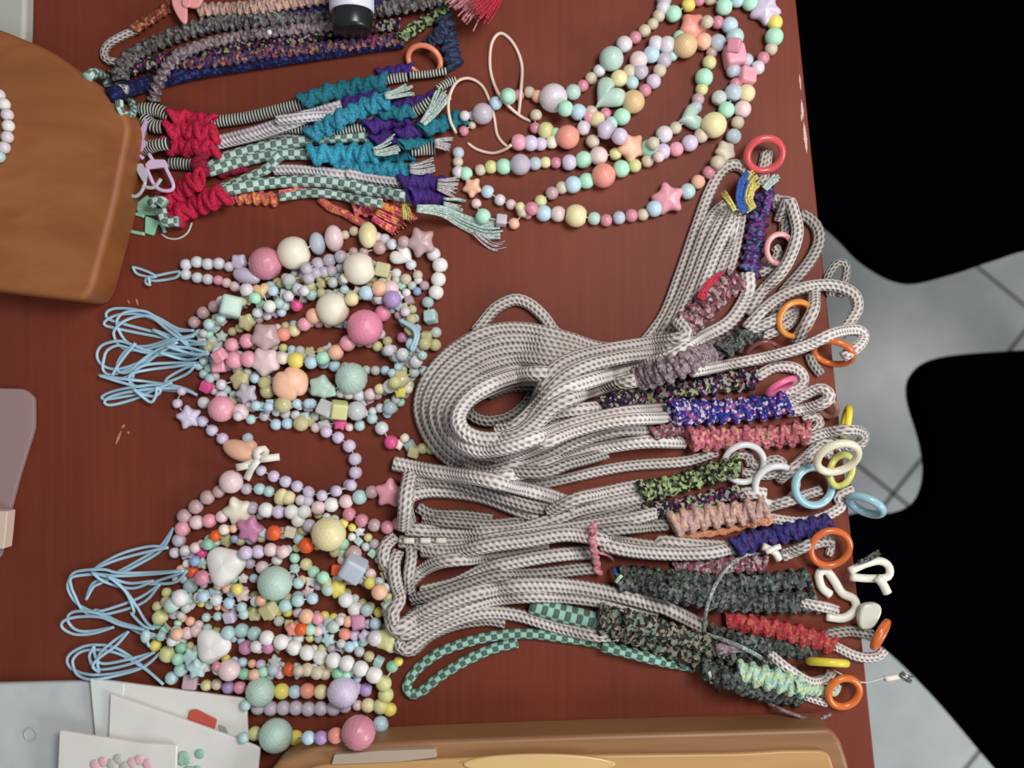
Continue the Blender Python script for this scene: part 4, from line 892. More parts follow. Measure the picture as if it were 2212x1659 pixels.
strap('white bead row curving through the lower bunch with second pebble bead', 'C3 1000,220,72,ol 1160,380,58,pe 1260,370,58,pl 1340,350,56,pl 1500,495,152,wh:t 1650,370,66,aq 1780,345,66,aq 1900,375,66,aq 2020,415,68,wh C4 740,455,70,wh 865,510,70,wh 990,560,70,wh 1115,600,70,wh 1240,630,72,wh 1370,660,72,wh 1500,710,72,wh 1630,770,76,wh', group=GLo,
      loops=('P 262,1345 310,1362 352,1378', 'C3 560,310 350,350 200,340 120,260 130,190 220,160 400,180 600,270 850,340', 'C1 500,1300 650,1420 780,1600 C3 780,120 870,270 950,330'))
strap('aqua star bead strap at the lower left of the lower bunch', 'C3 955,490,54,ye 1070,570,76,ol 1170,620,56,mi 1200,510,50,gr 1290,600,82,aq:s 1350,710,86,aq:s 1200,720,64,aq 1110,800,60,aq', group=GLo,
      loops=('C3 1030,860 850,700 650,550 500,490 300,490 150,560 110,640 170,720 350,770 600,750 850,680 1000,560', 'C3 860,340 850,430 900,500'))
strap('strap with white egg bead, orange bead and beige pearl beads', 'C3 1540,690,44,ro 1660,740,98,pl:e 1800,760,52,gr 1900,770,54,pe 1985,740,48,mi 2080,720,54,bg C4 680,640,60,wc:s 820,720,58,ora 905,730,48,be 990,720,60,be:f 1080,750,60,be 1160,760,54,be 1280,755,54,gr 1365,760,52,mi 1470,800,42,bl', group=GLo,
      loops=('C3 950,550 700,620 440,660 370,560 370,490', 'C3 700,350 550,450 430,560 400,650 420,750'))
strap('strap with ribbed sage and ribbed lilac beads and one yellow bead', 'C3 1290,840,80,pc:c 1440,870,52,ol 1540,860,52,be 1650,890,58,pu 1760,890,58,pk C4 540,930,132,ms:r 660,920,44,ol 745,925,72,ye 870,930,60,bl 990,920,70,co 1120,930,66,yp 1330,935,142,li:r 1460,900,56,li 1550,910,62,pu', group=GLo)
strap('yellow-green bead end at the lower right of the lower bunch', 'C4 1800,690,56,gr 1860,640,44,ye 1720,850,72,ol 1740,960,72,ol 1780,1100,62,ye 1690,1070,70,ol 1570,1060,66,yp 1470,1060,48,pl', group=GLo)
strap('magenta and lilac bead row beside the second pebble bead', 'C4 400,510,62,mg 500,500,54,lw 615,510,54,mg', group=GLo)
strap('greyish lilac bead row beneath the ribbed beads', 'C4 400,1060,50,aq 520,1080,66,lg 640,1090,66,lg 760,1085,66,lg 880,1085,66,lg 1000,1095,66,lg 1120,1090,66,lg 1240,1090,66,lg 1350,1070,60,lg', group=GLo)
strap('bottom strap with large faceted mint and ribbed rose beads beside the tray', 'C4 380,1370,50,aq 490,1330,66,ol 690,1350,152,ms:f 875,1370,70,ye 1000,1370,62,bl 1120,1370,62,pu 1260,1350,72,co 1480,1320,154,ro:r 1690,1240,74,bl', group=GLo)
strap('aqua cube bead by the elastic of the lower bunch', 'C3 860,400,66,aq:b 1010,400,44,aq 1110,450,46,wb', group=GLo)

# ============================================================ grey-white rope lanyards
GR = 'grey-white rope lanyards'
def lerp_path(a, b, t):
    A, B = pts(a), pts(b); return 'P ' + ' '.join('%.1f,%.1f' % ((1 - t) * x0 + t * x1, (1 - t) * y0 + t * y1) for (x0, y0), (x1, y1) in zip(A, B))
# upper right bundle of upright strands
r = root_at('rope_lanyard', 'upright rope lanyard with red ring and purple wrap at the upper right', 'lanyard', 1600, 480, GR)
cord(r, 'G1 40,1700 200,1480 330,1150 450,800 560,500 660,330 760,280 850,320 880,420', 'rope', 12.5)
cord(r, 'G1 130,1720 330,1350 440,1050 540,780 620,650 690,600', 'rope', 13)
cord(r, 'G1 230,1700 430,1250 560,920 660,720 750,600', 'rope', 13)
cord(r, 'G1 340,1650 520,1200 620,950 720,750 790,600', 'rope', 13)
cord(r, 'G1 480,1500 640,1100 740,850 800,650', 'rope', 12)
cord(r, 'G1 640,1350 740,1050 790,850 820,680', 'rope', 12)
r2 = root_at('rope_lanyard', 'rope lanyard looped at the table edge with pale pink ring', 'lanyard', 1720, 540, GR)
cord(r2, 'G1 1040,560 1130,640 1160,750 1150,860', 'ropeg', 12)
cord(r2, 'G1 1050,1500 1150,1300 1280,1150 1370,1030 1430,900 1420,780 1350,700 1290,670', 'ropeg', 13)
cord(r2, 'G1 880,1480 960,1320 1080,1180 1200,1000 1260,820 1230,650 1150,560 1080,540', 'rope', 13.5)
cord(r2, 'G1 960,1150 1060,1080 1110,980 1080,930', 'rope', 11)
ring(r2, 1684, 538, 29, 6.0, (218, 158, 158), 25, 40, label='pale pink plastic ring', squash=1.15)
cord(r2, 'G1 1140,720 1190,560 1230,650 1262,820 1210,1000 1130,1140 1000,1290', 'rope', 13)
cord(r, 'G1 1030,170 1020,260 1000,370 960,440', 'rope', 11)
ring(r, 1652, 334, 37, 8.0, (204, 82, 84), 30, 0, label='red plastic ring', squash=.95)
cord(r, 'G1 1030,170 1020,250 1005,350', 'rope', 11)
wrap(r, 'G1 990,520 950,700 920,900 900,1050 880,1130', 46, 'fl_purp', 11, label='purple and magenta knotted wrap')
wrap(r, 'G1 1040,480 1030,560 1010,640', 18, 'fl_purp', 9, label='purple and magenta knotted wrap')
tassel(r, 'G1 900,640 850,560 870,440 960,350', 12, 26, 'yellowyarn', 26, 2.6, 'yarn_ends'); tassel(r, 'G1 850,660 800,560 830,420 900,340', 6, 11, 'blueyarn', 12, 3.0, 'yarn_ends')
tassel(r, 'G1 760,650 700,560 650,480', 5, 10, 'yellowyarn', 8, 2.0, 'yarn_ends'); tassel(r, 'G1 1000,470 1060,400 1130,350', 6, 9, 'mintyarn', 10, 1.8, 'yarn_ends')
r3 = root_at('rope_lanyard', 'rope lanyard with dusty maroon wrap and red yarn end between the upright strands', 'lanyard', 1520, 640, GR)
wrap(r3, 'G1 350,1590 500,1440 620,1300 780,1200', 56, 'fl_mar', 12, label='maroon and grey knotted wrap'); tassel(r3, 'G1 490,1350 540,1240 620,1170 690,1120', 8, 5, 'redyarn', 12, 2.2, 'yarn_ends')

# coil
Oc = 'G3 1900,480 1550,490 1250,400 900,330 600,370 330,530 150,750 100,980 200,1230 400,1420 700,1520 1000,1440 1300,1290 1600,1220 2212,1230'
Ic = 'G3 1500,640 1350,720 1180,740 900,740 720,790 560,860 460,940 400,1040 420,1140 520,1210 700,1230 900,1180 1050,1080 1200,1000 1560,960'
labs = ['outermost strand of the big rope coil, its left side round the bead bunch', 'rope lanyard second from the outside of the big coil', 'rope lanyard third from the outside of the big coil',
        'rope lanyard in the middle of the big coil', 'rope lanyard next to the inside of the big coil', 'innermost white rope lanyard of the big coil']
rx = root_at('rope_lanyard', 'rope lanyard forming the small loop above the big coil', 'lanyard', 1120, 670, GR)
cord(rx, 'G3 540,360 620,260 700,170 800,115 880,100 980,140 1090,240 1160,340 1230,400', 'rope', 13)
cord(rx, 'G3 460,930 520,1030 640,1070 800,1040 920,960 1000,860', 'ropeg', 13); cord(rx, 'G3 640,860 800,800 940,790 1050,800', 'ropeg', 12)
cord(rx, 'G3 560,980 660,960 760,940 900,940', 'ropeg', 10) if False else None
coil_ring = [None] * 6
for i, t in enumerate((0, .2, .4, .6, .8, 1.0)):
    coil_ring[i] = root_at('rope_lanyard', labs[i], 'lanyard', 1050, 850, GR)
    cord(coil_ring[i], lerp_path(Oc, Ic, t), 'rope' if i < 5 else 'ropew', 14.5)
r = coil_ring[3]
cord(r, 'G3 380,1080 440,1160 560,1230 720,1250 880,1220', 'ropeg', 12)
# strands crossing the coil and running right
r = root_at('rope_lanyard', 'rope lanyard crossing the coil towards the upright strands', 'lanyard', 1300, 740, GR)
cord(r, 'G3 820,1110 930,1040 1010,940 1080,800 1180,650 1350,560 1600,500 1900,450 2212,390 G1 320,1500', 'rope', 14.5)
cord(r, 'G3 700,1150 820,1130 920,1060 1020,960 1120,850 1250,720 1450,620 1700,560 2000,520 2212,470', 'rope', 14.5)
r = root_at('rope_lanyard', 'long white rope lanyard sweeping from the coil up to the purple wrap', 'lanyard', 1450, 780, GR)
cord(r, 'G3 1120,690 900,700 680,770 500,880 410,1020 440,1140 560,1205 710,1215 860,1180 980,1100 1080,970 1230,830 1500,730 1800,650 2100,560 G1 480,1670 700,1550 820,1400 880,1250 890,1130', 'ropew', 16)
wrap(r, 'G2 320,530 600,440 800,350 1000,270', 52, 'fl_grey', 12, label='mauve grey knotted wrap')
wrap(r, 'G2 900,330 1050,240 1200,180', 40, 'fl_dark', 12, label='dark grey knotted wrap')
ring(r, 1648, 764, 34, 5.0, (120, 62, 62), 45, 0, label='dark red plastic ring')
cord(r, 'G3 720,1230 880,1190 1010,1100 1200,930 1500,820 1830,740', 'rope', 15.5)

# lanyard ends on the right edge, upper half
r = root_at('rope_lanyard', 'rope lanyard with amber ring and wide loop over the table edge', 'lanyard', 1740, 680, GR)
cord(r, 'G1 1530,1330 1500,1200 1560,1080 1620,1060 1655,1100 1640,1200 1600,1330', 'ropeg', 9)
cord(r, 'G1 900,1600 1150,1480 1230,1440 1200,1540 1000,1650', 'rope', 12)
ring(r, 1717, 690, 37, 6.5, (214, 136, 58), 20, 30, label='amber plastic ring')
cord(r, 'G1 880,1580 1000,1430 1150,1320 1350,1250 1550,1240 1700,1300 1740,1400 1700,1500 1600,1640', 'rope', 13)
cord(r, 'G1 1430,1280 1400,1420 1330,1560 1270,1700', 'rope', 13)
cord(r, 'G1 820,1380 1000,1420 860,1590', 'ropeg', 11) if False else None
r = root_at('rope_lanyard', 'rope lanyard with orange ring at the loop pointing right', 'lanyard', 1780, 740, GR)
cord(r, 'G2 1500,110 1450,220 1420,300', 'ropeg', 12); ring(r, 1800, 762, 40, 7, (206, 106, 52), 62, -24, label='orange plastic ring')
cord(r, 'G2 700,480 900,440 1200,380 1450,310 1650,220 1800,200 1850,240 1820,310 1740,380', 'ropew', 12.5)
cord(r, 'G2 1560,500 1500,420 1480,360', 'ropeg', 11)
r = root_at('rope_lanyard', 'rope lanyard with dark floral wrap and hot pink ring', 'lanyard', 1500, 850, GR)
cord(r, 'G3 900,1290 1100,1210 1350,1080 1560,1010', 'ropeg', 11)
cord(r, 'G2 1120,520 1250,450 1380,460 1440,530 1400,600 1280,630', 'ropew', 12.5)
wrap(r, 'G2 100,720 400,650 700,590 1100,530', 46, 'fl_navy', 13, label='navy, pink and green knotted wrap')
ring(r, 1688, 834, 30, 6.5, (228, 104, 146), 70, 25, label='hot pink plastic ring')
r = root_at('rope_lanyard', 'rope lanyard with bright blue floral wrap and brown ring', 'lanyard', 1500, 890, GR)
cord(r, 'G3 350,1180 450,1260 620,1300 850,1260 1150,1150 1400,1075 1700,1010 2130,970', 'ropew', 15); cord(r, 'G3 700,1400 900,1330 1100,1240 1350,1140 1700,1060 2130,1040', 'ropew', 13)
ring(r, 1786, 878, 24, 6, (150, 108, 98), 60, -60, label='brown plastic ring')
cord(r, 'G2 1320,720 1450,640 1560,600 1620,650 1570,700 1450,740 1330,760', 'ropew', 12.5)
wrap(r, 'G2 560,760 800,760 1050,740 1320,700', 56, 'fl_blue', 14, label='bright blue, pink and white knotted wrap')
r = root_at('rope_lanyard', 'rope lanyard with dusty pink wrap and yellow ring', 'lanyard', 1600, 940, GR)
cord(r, 'G3 450,1420 620,1470 850,1420 1100,1350 1350,1230 1650,1140 1950,1130', 'rope', 14); cord(r, 'G3 600,1520 900,1480 1250,1370 1500,1290 1900,1230 2230,1240', 'ropew', 14.5)
cord(r, 'G2 1440,820 1520,790 1550,840 1500,900 1440,900', 'ropew', 11); ring(r, 1828, 910, 29, 7, (232, 214, 62), 78, 80, label='yellow plastic ring')
wrap(r, 'G2 420,900 560,880 700,870', 30, 'fl_mar', 12, label='maroon knotted wrap')
wrap(r, 'G2 680,940 900,940 1200,930 1460,900', 52, 'fl_pink', 13, label='dusty pink knotted wrap')
cord(r, 'G2 1470,960 1600,900 1780,880 1850,920 1800,990 1640,960', 'rope', 12)
r = root_at('rope_lanyard', 'thin rope lanyard with white ring above the green wrap', 'lanyard', 1400, 1010, GR)
cord(r, 'G3 700,1560 1000,1570 1250,1530 1500,1470 1800,1420 2180,1392 G2 720,1075 850,1030', 'rope', 12)
cord(r, 'G3 850,1480 1100,1470 1300,1400 1600,1330', 'ropeg', 13)
cord(r, 'G2 950,1110 1000,1050 1080,1060 1100,1120 1250,1080 1300,1130 1200,1190 1020,1170', 'rope', 10.5)
ring(r, 1607, 1001, 42, 7, (206, 208, 206), 15, 0, label='white plastic ring')
cord(r, 'G2 960,1120 1000,1060 1070,1070 1090,1130', 'rope', 10)

# ============================================================ lower rope group
fold = 'G4 230,240 210,380 200,520 180,680'
r = root_at('rope_lanyard', 'rope lanyard with green and black wrap, upper of the lower rope group', 'lanyard', 1300, 1060, GR)
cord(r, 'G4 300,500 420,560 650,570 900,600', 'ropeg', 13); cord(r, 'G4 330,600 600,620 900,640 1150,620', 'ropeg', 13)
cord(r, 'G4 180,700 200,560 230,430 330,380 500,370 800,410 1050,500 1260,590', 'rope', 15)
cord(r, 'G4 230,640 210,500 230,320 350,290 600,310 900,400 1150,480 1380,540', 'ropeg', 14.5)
cord(r, 'G4 200,690 450,690 800,700 1100,680 1350,610 1600,520 1850,470 2100,420', 'rope', 15)
ring(r, 1676, 1047, 44, 7.5, (214, 216, 214), 20, 0, label='white plastic ring')
cord(r, 'G2 1010,1330 1120,1320 1200,1330', 'ropew', 15)
r = root_at('rope_lanyard', 'topmost white rope lanyard of the lower group with cut end at the left', 'lanyard', 1050, 1020, GR)
cord(r, 'G4 110,150 400,210 800,270 1100,340 1350,410 1560,490', 'ropew', 16, dive=False)
cord(r, 'G4 1350,560 1550,440 1800,380 2100,320', 'rope', 14)
wrap(r, 'G2 350,1300 550,1260 760,1190 980,1130', 46, 'fl_green', 14, label='green and black knotted wrap')
r = root_at('rope_lanyard', 'rope lanyard with navy and pink wrap just below the green one', 'lanyard', 1450, 1090, GR)
cord(r, 'G4 1400,700 1600,620 1850,560 2100,500', 'ropeg', 13)
wrap(r, 'G2 380,1440 600,1400 800,1350 1000,1300', 36, 'fl_navy', 12, label='navy and pink knotted wrap')
cord(r, 'G4 220,780 350,770 560,775', 'bw' if False else 'ropew', 9)
r = root_at('rope_lanyard', 'rope lanyard with wide peach wrap and light blue rings', 'lanyard', 1500, 1130, GR)
cord(r, 'G4 150,780 450,800 700,790 1000,740 1300,700 1700,640 2212,560', 'rope', 14.5); cord(r, 'G4 1600,720 1900,670 2300,640', 'ropeg', 14)
cord(r, 'G2 1180,1430 1300,1380 1450,1330 1560,1290', 'rope', 12)
ring(r, 1756, 1050, 40, 8.5, (150, 190, 198), 18, 60, label='light blue plastic ring', squash=1.15)
cord(r, 'G2 1180,1480 1400,1510 1560,1480 1700,1400 1680,1340 1780,1290', 'ropew', 12)
ring(r, 1866, 1090, 34, 9, (150, 190, 202), 68, -32, label='light blue plastic ring')
wrap(r, 'G2 560,1520 750,1480 950,1450 1180,1430', 54, 'fl_peach', 14, label='peach and grey knotted wrap')
wrap(r, 'G2 570,1620 700,1600 900,1570 1050,1530 1210,1500', 18, 'fl_peachedge', 15, label='peach scalloped cord edging the wrap')
r = root_at('rope_lanyard', 'rope lanyard ending with cream and yellow-green rings at the table edge', 'lanyard', 1800, 1010, GR)
cord(r, 'G2 1300,1230 1400,1120 1500,1020 1560,960 1650,970 1720,1010', 'rope', 12); cord(r, 'G2 1480,1090 1560,1020 1640,1050', 'ropew', 12)
ring(r, 1832, 1020, 34, 7, (206, 204, 112), 35, 70, label='yellow-green plastic ring', squash=1.1)
ring(r, 1805, 988, 42, 8.5, (222, 214, 188), 42, 8, label='cream plastic ring')
cord(r, 'G2 1720,1320 1800,1260 1830,1200', 'rope', 9) if False else None
r = root_at('rope_lanyard', 'rope lanyard with indigo wrap and large orange ring', 'lanyard', 1500, 1180, GR)
cord(r, 'G4 100,900 60,1000 130,1120 200,1180', 'rope', 13) ; cord(r, 'G4 330,860 600,860 900,800 1200,760 1500,715 1800,760 2212,820 G5 400,760 700,790 920,800', 'rope', 15.5)
cord(r, 'G5 0,790 300,830 600,840 900,820', 'rope', 15)
wrap(r, 'G5 920,790 1100,730 1300,690 1550,630', 44, 'fl_bluep', 13, label='indigo knotted wrap')
cord(r, 'G5 1230,860 1380,800 1500,760 1580,760', 'rope', 13); cord(r, 'G5 1530,700 1590,770 1560,860', 'ropew', 9)
ring(r, 1791, 1183, 41, 7.5, (206, 104, 52), 18, 0, label='orange plastic ring')
cord(r, 'G5 1250,860 1380,805 1500,765', 'rope', 12)
wrap(r, 'G5 520,950 800,920 1100,910', 40, 'fl_mar', 12, label='maroon knotted wrap')
r = root_at('rope_lanyard', 'rope lanyard with dark grey-green wraps and white rubber loop', 'lanyard', 1500, 1250, GR)
cord(r, 'G4 250,1090 350,1000 500,930 800,900 1100,860 1350,810', 'rope', 15); cord(r, 'G4 330,1180 600,1110 850,990 1100,930 1400,880 1700,860', 'rope', 15.5)
cord(r, 'G4 240,1260 450,1190 700,1110 950,1040 1250,1030 1550,1000 1750,980', 'ropeg', 14)
wrap(r, 'G5 150,990 400,1010 700,1040 1000,1050 1400,1010', 46, 'fl_dark', 13, label='dark grey-green knotted wrap')
wrap(r, 'G5 480,1090 800,1150 1100,1170 1450,1170', 52, 'fl_dark', 13, label='dark grey-green knotted wrap')
wrap(r, 'G5 120,1040 300,1060 500,1120', 36, 'fl_dark', 12, label='dark grey-green knotted wrap')
cord(r, 'G5 1380,1190 1500,1210 1620,1240', 'ropew', 12)
W = cord(r, 'G5 1560,1120 1500,1070 1480,980 1530,955 1590,1030 1640,1110 1720,1150 1730,1220 1650,1280 1530,1270', 'satin', 9.5, name='rubber_loop')
r = root_at('white_strap_end', 'folded white strap end sticking out past the table edge', 'strap', 1870, 1235)
cord(r, 'G5 1690,960 1800,910 1900,890 1960,930 1950,1000 1830,1010 1700,1000', 'satin', 8.5, name='strap_loop', zfix=.012); cord(r, 'G5 1880,1000 1920,1050 1950,1110', 'satin', 9.5, name='strap_tail', zfix=.016)
tassel(r, 'G5 1750,900 1830,870 1920,830', 4, 8, 'fl_dark', 10, 1.6, 'loose_yarn')
r = root_at('plastic_tag', 'oval milky plastic tag beside the orange ring', 'tag', 1878, 1325)
prism('tag_body', smooth_poly(pp('G5 1780,1190 1880,1180 1905,1240 1850,1340 1770,1350 1750,1280', .012)), .008, .014, ringmat((200, 200, 184)), r, .0015)
# long bright strands and the bottom ones
r = root_at('rope_lanyard', 'pair of mint twisted cords forming the lowest loop at the left', 'lanyard', 1100, 1400, GR)
cord(r, 'G7 260,560 330,460 450,390 550,350', 'mintd', 12); 
cord(r, 'G7 2169,790 1800,690 1500,640 1200,610 900,640 600,730 430,830 330,930 285,1020 320,1080 400,1060 550,940 750,820 950,730 1150,680', 'mintd', 11)
cord(r, 'G7 1250,380 1450,440 1700,500 1930,570', 'mintd', 20)
cord(r, 'G6 0,780 200,830 400,880 620,920', 'mintd', 11)
r = root_at('rope_lanyard', 'rope lanyard arching lowest into the black and tan wrap', 'lanyard', 1050, 1340, GR)
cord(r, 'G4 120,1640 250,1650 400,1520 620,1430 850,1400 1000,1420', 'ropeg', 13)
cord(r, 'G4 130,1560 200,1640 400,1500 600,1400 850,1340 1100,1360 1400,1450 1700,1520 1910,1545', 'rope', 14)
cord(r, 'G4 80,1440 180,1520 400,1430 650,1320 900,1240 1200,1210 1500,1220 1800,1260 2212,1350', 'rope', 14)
wrap(r, 'G6 0,590 250,680 500,790 800,900 1050,980', 62, 'fl_black', 14, label='black and tan knotted wrap')
wrap(r, 'G6 180,600 500,700 780,790 1150,930 1330,1010', 46, 'fl_black', 13, label='black and tan knotted wrap')
r = root_at('rope_lanyard', 'brightest rope strand sweeping over the lower group to the red wrap', 'lanyard', 1250, 1290, GR)
cord(r, 'G4 70,1350 130,1470 300,1370 550,1250 850,1160 1150,1120 1500,1130 1850,1190 2212,1280 G6 450,520 700,650', 'rope', 17)
wrap(r, 'G6 860,600 1050,640 1300,690 1560,760', 46, 'fl_red', 13, label='red knotted wrap')
cord(r, 'G6 1560,720 1700,680 1850,700', 'ropeg', 12); ring(r, 1902, 1371, 30, 8, (204, 104, 52), 58, 62, label='orange plastic ring')
cord(r, 'G6 1600,790 1750,850 1880,850 1930,800', 'ropew', 11)
r = root_at('rope_lanyard', 'rope lanyard with vertical fold at the left end of the lower group', 'lanyard', 870, 1150, GR)
cord(r, fold, 'rope', 15); cord(r, 'G4 120,740 40,820 35,940 100,1040', 'rope', 14); cord(r, 'G4 140,860 110,960 130,1100 160,1230 100,1350 110,1450', 'rope', 14); cord(r, 'G4 230,800 250,900 230,1050 230,1200', 'rope', 13)
r = root_at('rope_lanyard', 'rope lanyard with mint and yellow wrap and yellow clip at the lower right', 'lanyard', 1750, 1430, GR)
cord(r, 'G6 780,800 950,780 1100,800', 'fl_grey', 12, name='wrap_end'); wrap(r, 'G6 760,680 950,740 1200,790 1450,830', 34, 'fl_dark', 12, label='grey flecked knotted wrap')
cord(r, 'G6 1150,840 1280,940 1420,1020 1530,1010 1570,950', 'ropew', 11)
wrap(r, 'G6 950,950 1150,1000 1350,1050', 48, 'fl_mint', 13, label='mint and yellow knotted wrap'); wrap(r, 'G6 1330,1050 1450,1080 1600,1080', 24, 'fl_mint', 11, label='mint and yellow knotted wrap')
ring(r, 1787, 1430, 36, 8.5, (222, 202, 66), 74, -4, label='yellow plastic ring')
r = root_at('rope_lanyard', 'dark flecked lanyard along the lowest edge with orange ring', 'lanyard', 1700, 1490, GR)
wrap(r, 'G6 700,940 900,1020 1100,1090 1350,1130', 40, 'fl_dark', 12, label='dark flecked knotted wrap'); cord(r, 'G6 1340,1120 1430,1150 1540,1170', 'ropew', 9)
ring(r, 1822, 1495, 34, 8.0, (214, 112, 50), 15, 20, label='orange plastic ring')
cord(r, 'G6 1570,1120 1640,1080 1590,1040', 'ropew', 9)
cord(r, 'G6 1030,1110 1250,1220 1450,1280 1560,1240', 'fl_grey', 4, name='thin_chain')
tassel(r, 'G6 730,950 745,1000 740,1050', 3, 5, 'mintyarn', 6, 2.0, 'loose_yarn'); tassel(r, 'G6 760,990 790,1050 820,1110', 2, 8, 'fl_dark', 6, 1.2, 'loose_yarn')
r = root_at('thin_braid', 'thin multicoloured braided cord curving over the dark wraps', 'cord', 1560, 1280)
cord(r, 'G5 700,1390 705,1280 730,1160 790,1030 870,925 980,850 1090,840', 'fl_braid', 4.0, name='braid'); cord(r, 'G5 1100,790 1180,830 1210,880', 'satin', 8, name='knot'); cord(r, 'G5 1120,830 1190,800 1220,790', 'satin', 6, name='knot')
cord(r, 'G6 700,690 850,740 970,790 1080,850', 'fl_braid', 4.5, name='braid')
r = root_at('thread_charm', 'thin thread with pearly bead hanging past the table edge', 'charm', 1930, 1470)
cord(r, 'G6 1580,940 1680,990 1790,1025 1900,1000 1950,985', 'thread', 1.8, name='thread_line', zfix=.006)
cord(r, 'G6 1930,1000 1990,990 2080,970', 'satin', 6.5, name='charm_bead', zfix=.004); tassel(r, 'G6 2040,960 2100,1000 2140,1010', 6, 10, 'fl_dark', 12, .9, 'loose_threads')
r = root_at('yarn_tie', 'pink yarn tied round the ropes in the middle', 'yarn tie', 1283, 1190)
wrap(r, 'G4 1700,650 1695,750 1710,850 1730,960 1740,1010', 17, 'pinkyarn', 11, name='yarn_wrap'); tassel(r, 'G4 1700,720 1690,670 1640,680', 4, 7, 'pinkyarn', 10, 1.8, 'yarn_end'); tassel(r, 'G4 1720,850 1820,880 1880,950', 2, 3, 'pinkyarn', 5, 1.2, 'yarn_end')
r = root_at('thread_knot', 'tiny knot of blue and green thread beside the pink yarn tie', 'thread', 1325, 1240)
cord(r, 'G4 1860,980 1880,1030 1900,1050', 'blueyarn', 4.5, name='thread_knot'); cord(r, 'G4 1880,1100 1900,1070 1930,1040', 'fl_mint', 4, name='thread_knot')
r = root_at('candy_striped_cord', 'red-flecked white cord segment at the left of the lower ropes', 'cord', 905, 1168)
for x in (235, 365, 490): cord(r, 'G4 %d,765 %d,768 %d,766' % (x - 40, x, x + 42), 'satin', 6.5, name='white_segment')

# ============================================================ bead straps at the upper right
GA = 'pastel bead straps at the upper right'
LA1 = 'A 370,760 385,600 390,430 335,290 250,220 190,290 180,450 220,590 290,690 380,770 450,805'
LA2 = 'P 985,287 972,258 969,217 985,179 1012,169 1040,184 1056,214 1067,252 1075,293 1095,316 1105,312'
strap('pastel strap from the beige loop past the large sage bead to the top edge', 'A 300,640,52,mi 370,632,36,ro 440,612,36,be 495,640,40,pe 600,650,88,lw:f 730,612,50,ms 795,570,38,ro 850,520,38,be 905,470,40,wb 985,390,76,ms:f 1070,295,52,lw 1143,250,40,ro 1205,205,40,be 1260,160,36,be 1300,105,40,be 1330,55,46,lw 1335,5,46,lg', [LA1], 'elastic_b', 3.6, GA)
strap('pastel strap through the small chain by the knotted tassels to the pale loop', 'P 990,330,12,bg 989,350,11,be 990,372,13,lw 1006,375,14,mi 1020,405,20,pe:s 1053,414,13.5,bl 1080,432,12,lw 1104,442,11,pl 1125,452,11,be 1140,462,11,pk', [LA2], 'elastic_b', 3.4, GA)
strap('bottom arch of the pastel straps with rose star cluster and yellow bead', 'A 535,1415,52,bl 632,1420,50,pl 750,1432,72,yp 870,1450,42,ms 950,1462,40,ro 1035,1445,42,bg 1117,1430,42,ro 1193,1425,38,be 1270,1385,52,bl 1360,1320,98,pk:s 1490,1270,50,aq 1560,1207,44,pe 1632,1145,42,ro 1690,1080,46,be 1740,1005,70,be:w 1795,905,48,bg 1822,815,42,be 1855,725,54,pl 1880,620,56,yp', (), group=GA)
strap('pastel strap around the top right corner with lilac star and pink cube', 'A 1880,510,62,pk:c 1880,400,44,bg 1955,450,44,lw 1992,386,40,ro 2045,325,40,be 2065,245,57,mi 2070,150,48,ye 2005,65,92,li:s 1905,20,50,mi 1820,0,46,bl 1732,45,54,mi 1640,-10,42,be 1565,0,38,ro 1495,35,44,ye 1397,92,52,mi', (), group=GA)
strap('pastel strap through the big peach bead in the middle of the loops', 'A 485,765,38,be 480,850,36,ro 550,865,52,ol 615,885,36,mi 695,910,74,co:f 590,945,40,cr 515,955,42,li 448,950,50,li 370,945,52,pk', ('P 1105,312 1091,323 1064,331 1031,323 1010,309',), 'elastic_b', 3.4, GA)
strap('pastel strap row with purplish bead, peach star and mint oval', 'A 115,1128,36,be 185,1108,42,ol 270,1105,50,mi 380,1092,66,lg:r 478,1085,42,bg 547,1078,36,yp 617,1080,36,ro 705,1078,50,li 800,1060,54,mi 900,1035,58,pl:f 1010,1022,40,ol 1115,980,90,pe:s 1235,985,56,mi 1325,1005,50,li 1415,990,46,pk 1505,950,52,li 1580,900,46,be 1665,830,80,yp 1748,730,52,mi 1795,615,56,bg 1810,560,40,ro', (), group=GA)
strap('pastel strap diagonal with golden bead and sage heart', 'A 680,720,50,mi 765,745,52,bl 800,850,46,lw 840,775,44,pk 890,795,50,yp 850,745,42,be 945,755,38,ro 985,820,44,aq 1055,775,54,mi 1130,675,72,gd:f 1208,600,40,ro 1265,540,46,li 1305,468,42,be 1335,400,48,lg 1355,300,56,lw 1280,290,50,lw', (), group=GA)
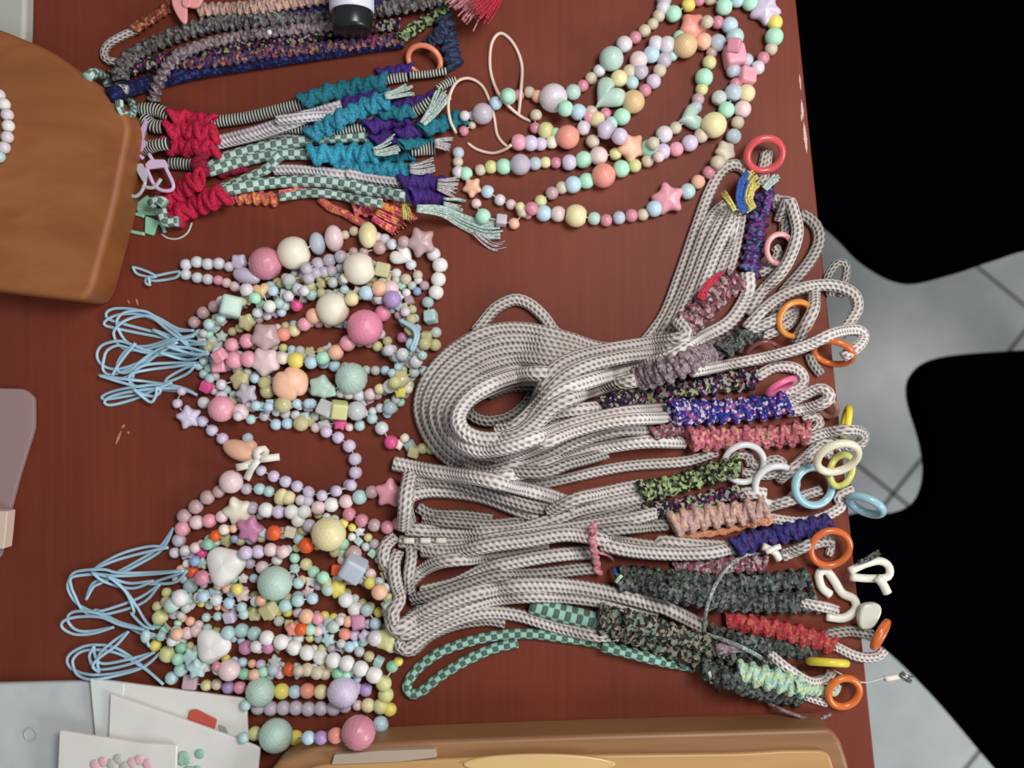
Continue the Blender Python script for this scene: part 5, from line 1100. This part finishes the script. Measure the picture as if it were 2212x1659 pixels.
strap('pastel strap with large sage heart, blue and pale beads above it', 'A 960,640,108,ms:h 1035,522,54,yp 1120,550,44,aq 1105,475,44,be 1178,475,50,lg 1165,400,56,pl:f 1250,362,54,bl 1390,370,34,aq 1440,248,44,mi 1475,302,76,gd:f 1525,180,90,co:w', (), group=GA)
strap('pastel strap dropping from the peach flower to the small mint heart', 'A 1620,145,40,be 1690,150,42,ro 1770,170,52,bl 1805,245,56,aq 1690,285,54,bg 1595,275,54,pe 1650,350,36,mv 1635,415,44,ol 1600,515,56,mi 1585,592,40,ol 1560,660,40,mv 1545,715,40,bg 1505,785,84,ms:h 1410,850,40,be 1335,892,54,lw 1262,950,40,be', (), group=GA)
strap('pastel strap with pink slab bead and smoky grey bead at the right bend', 'A 1800,300,52,ro:c 1800,375,78,pk:c 1795,470,46,bg 1815,440,30,lw 1700,650,48,wc', (), group=GA)
strap('short lilac row between the golden and sage beads', 'A 860,940,44,be 950,862,58,li 1040,905,52,li', (), group=GA)
strap('pastel strap with large coral bead, upper row of the bottom arch', 'A 455,1385,44,ro 515,1335,40,ol 590,1282,42,mv 655,1245,40,be 730,1225,54,bl 820,1200,50,mi 932,1165,76,co:f 1050,1120,54,mi 1140,1100,42,ol 1225,1068,40,be 1300,1040,36,pl', (), group=GA)
strap('silvery chain end lying on the purple wraps by the pale loop', 'E 1610,310,46,lw:f 1680,310,42,lw:f 1780,290,95,lg:f 1905,190,60,bl 2020,125,62,mi 1680,400,36,be 1600,455,46,ro', (), group=GA)
strap('loose pastel end with mint and peach beads at the frayed mint end', 'E 1720,1150,46,pl 1785,1270,70,mi 1960,1310,60,lg:c 2080,1340,52,pe 2160,1230,48,be 2140,1180,44,yp', (), group=GA)

# white beaded bracelet on the wooden block
bb = []
for i in range(26):
    a = 2 * math.pi * i / 26; bb.append((-62 + 80 * math.cos(a), 272 + 100 * math.sin(a), 12.5, 'aq' if i == 3 else ('lw' if i % 3 else 'wh'), 'o'))
strap('white round-bead bracelet with an aqua bead lying on the wooden block', bb, (), cat='bracelet', name='beaded_bracelet')
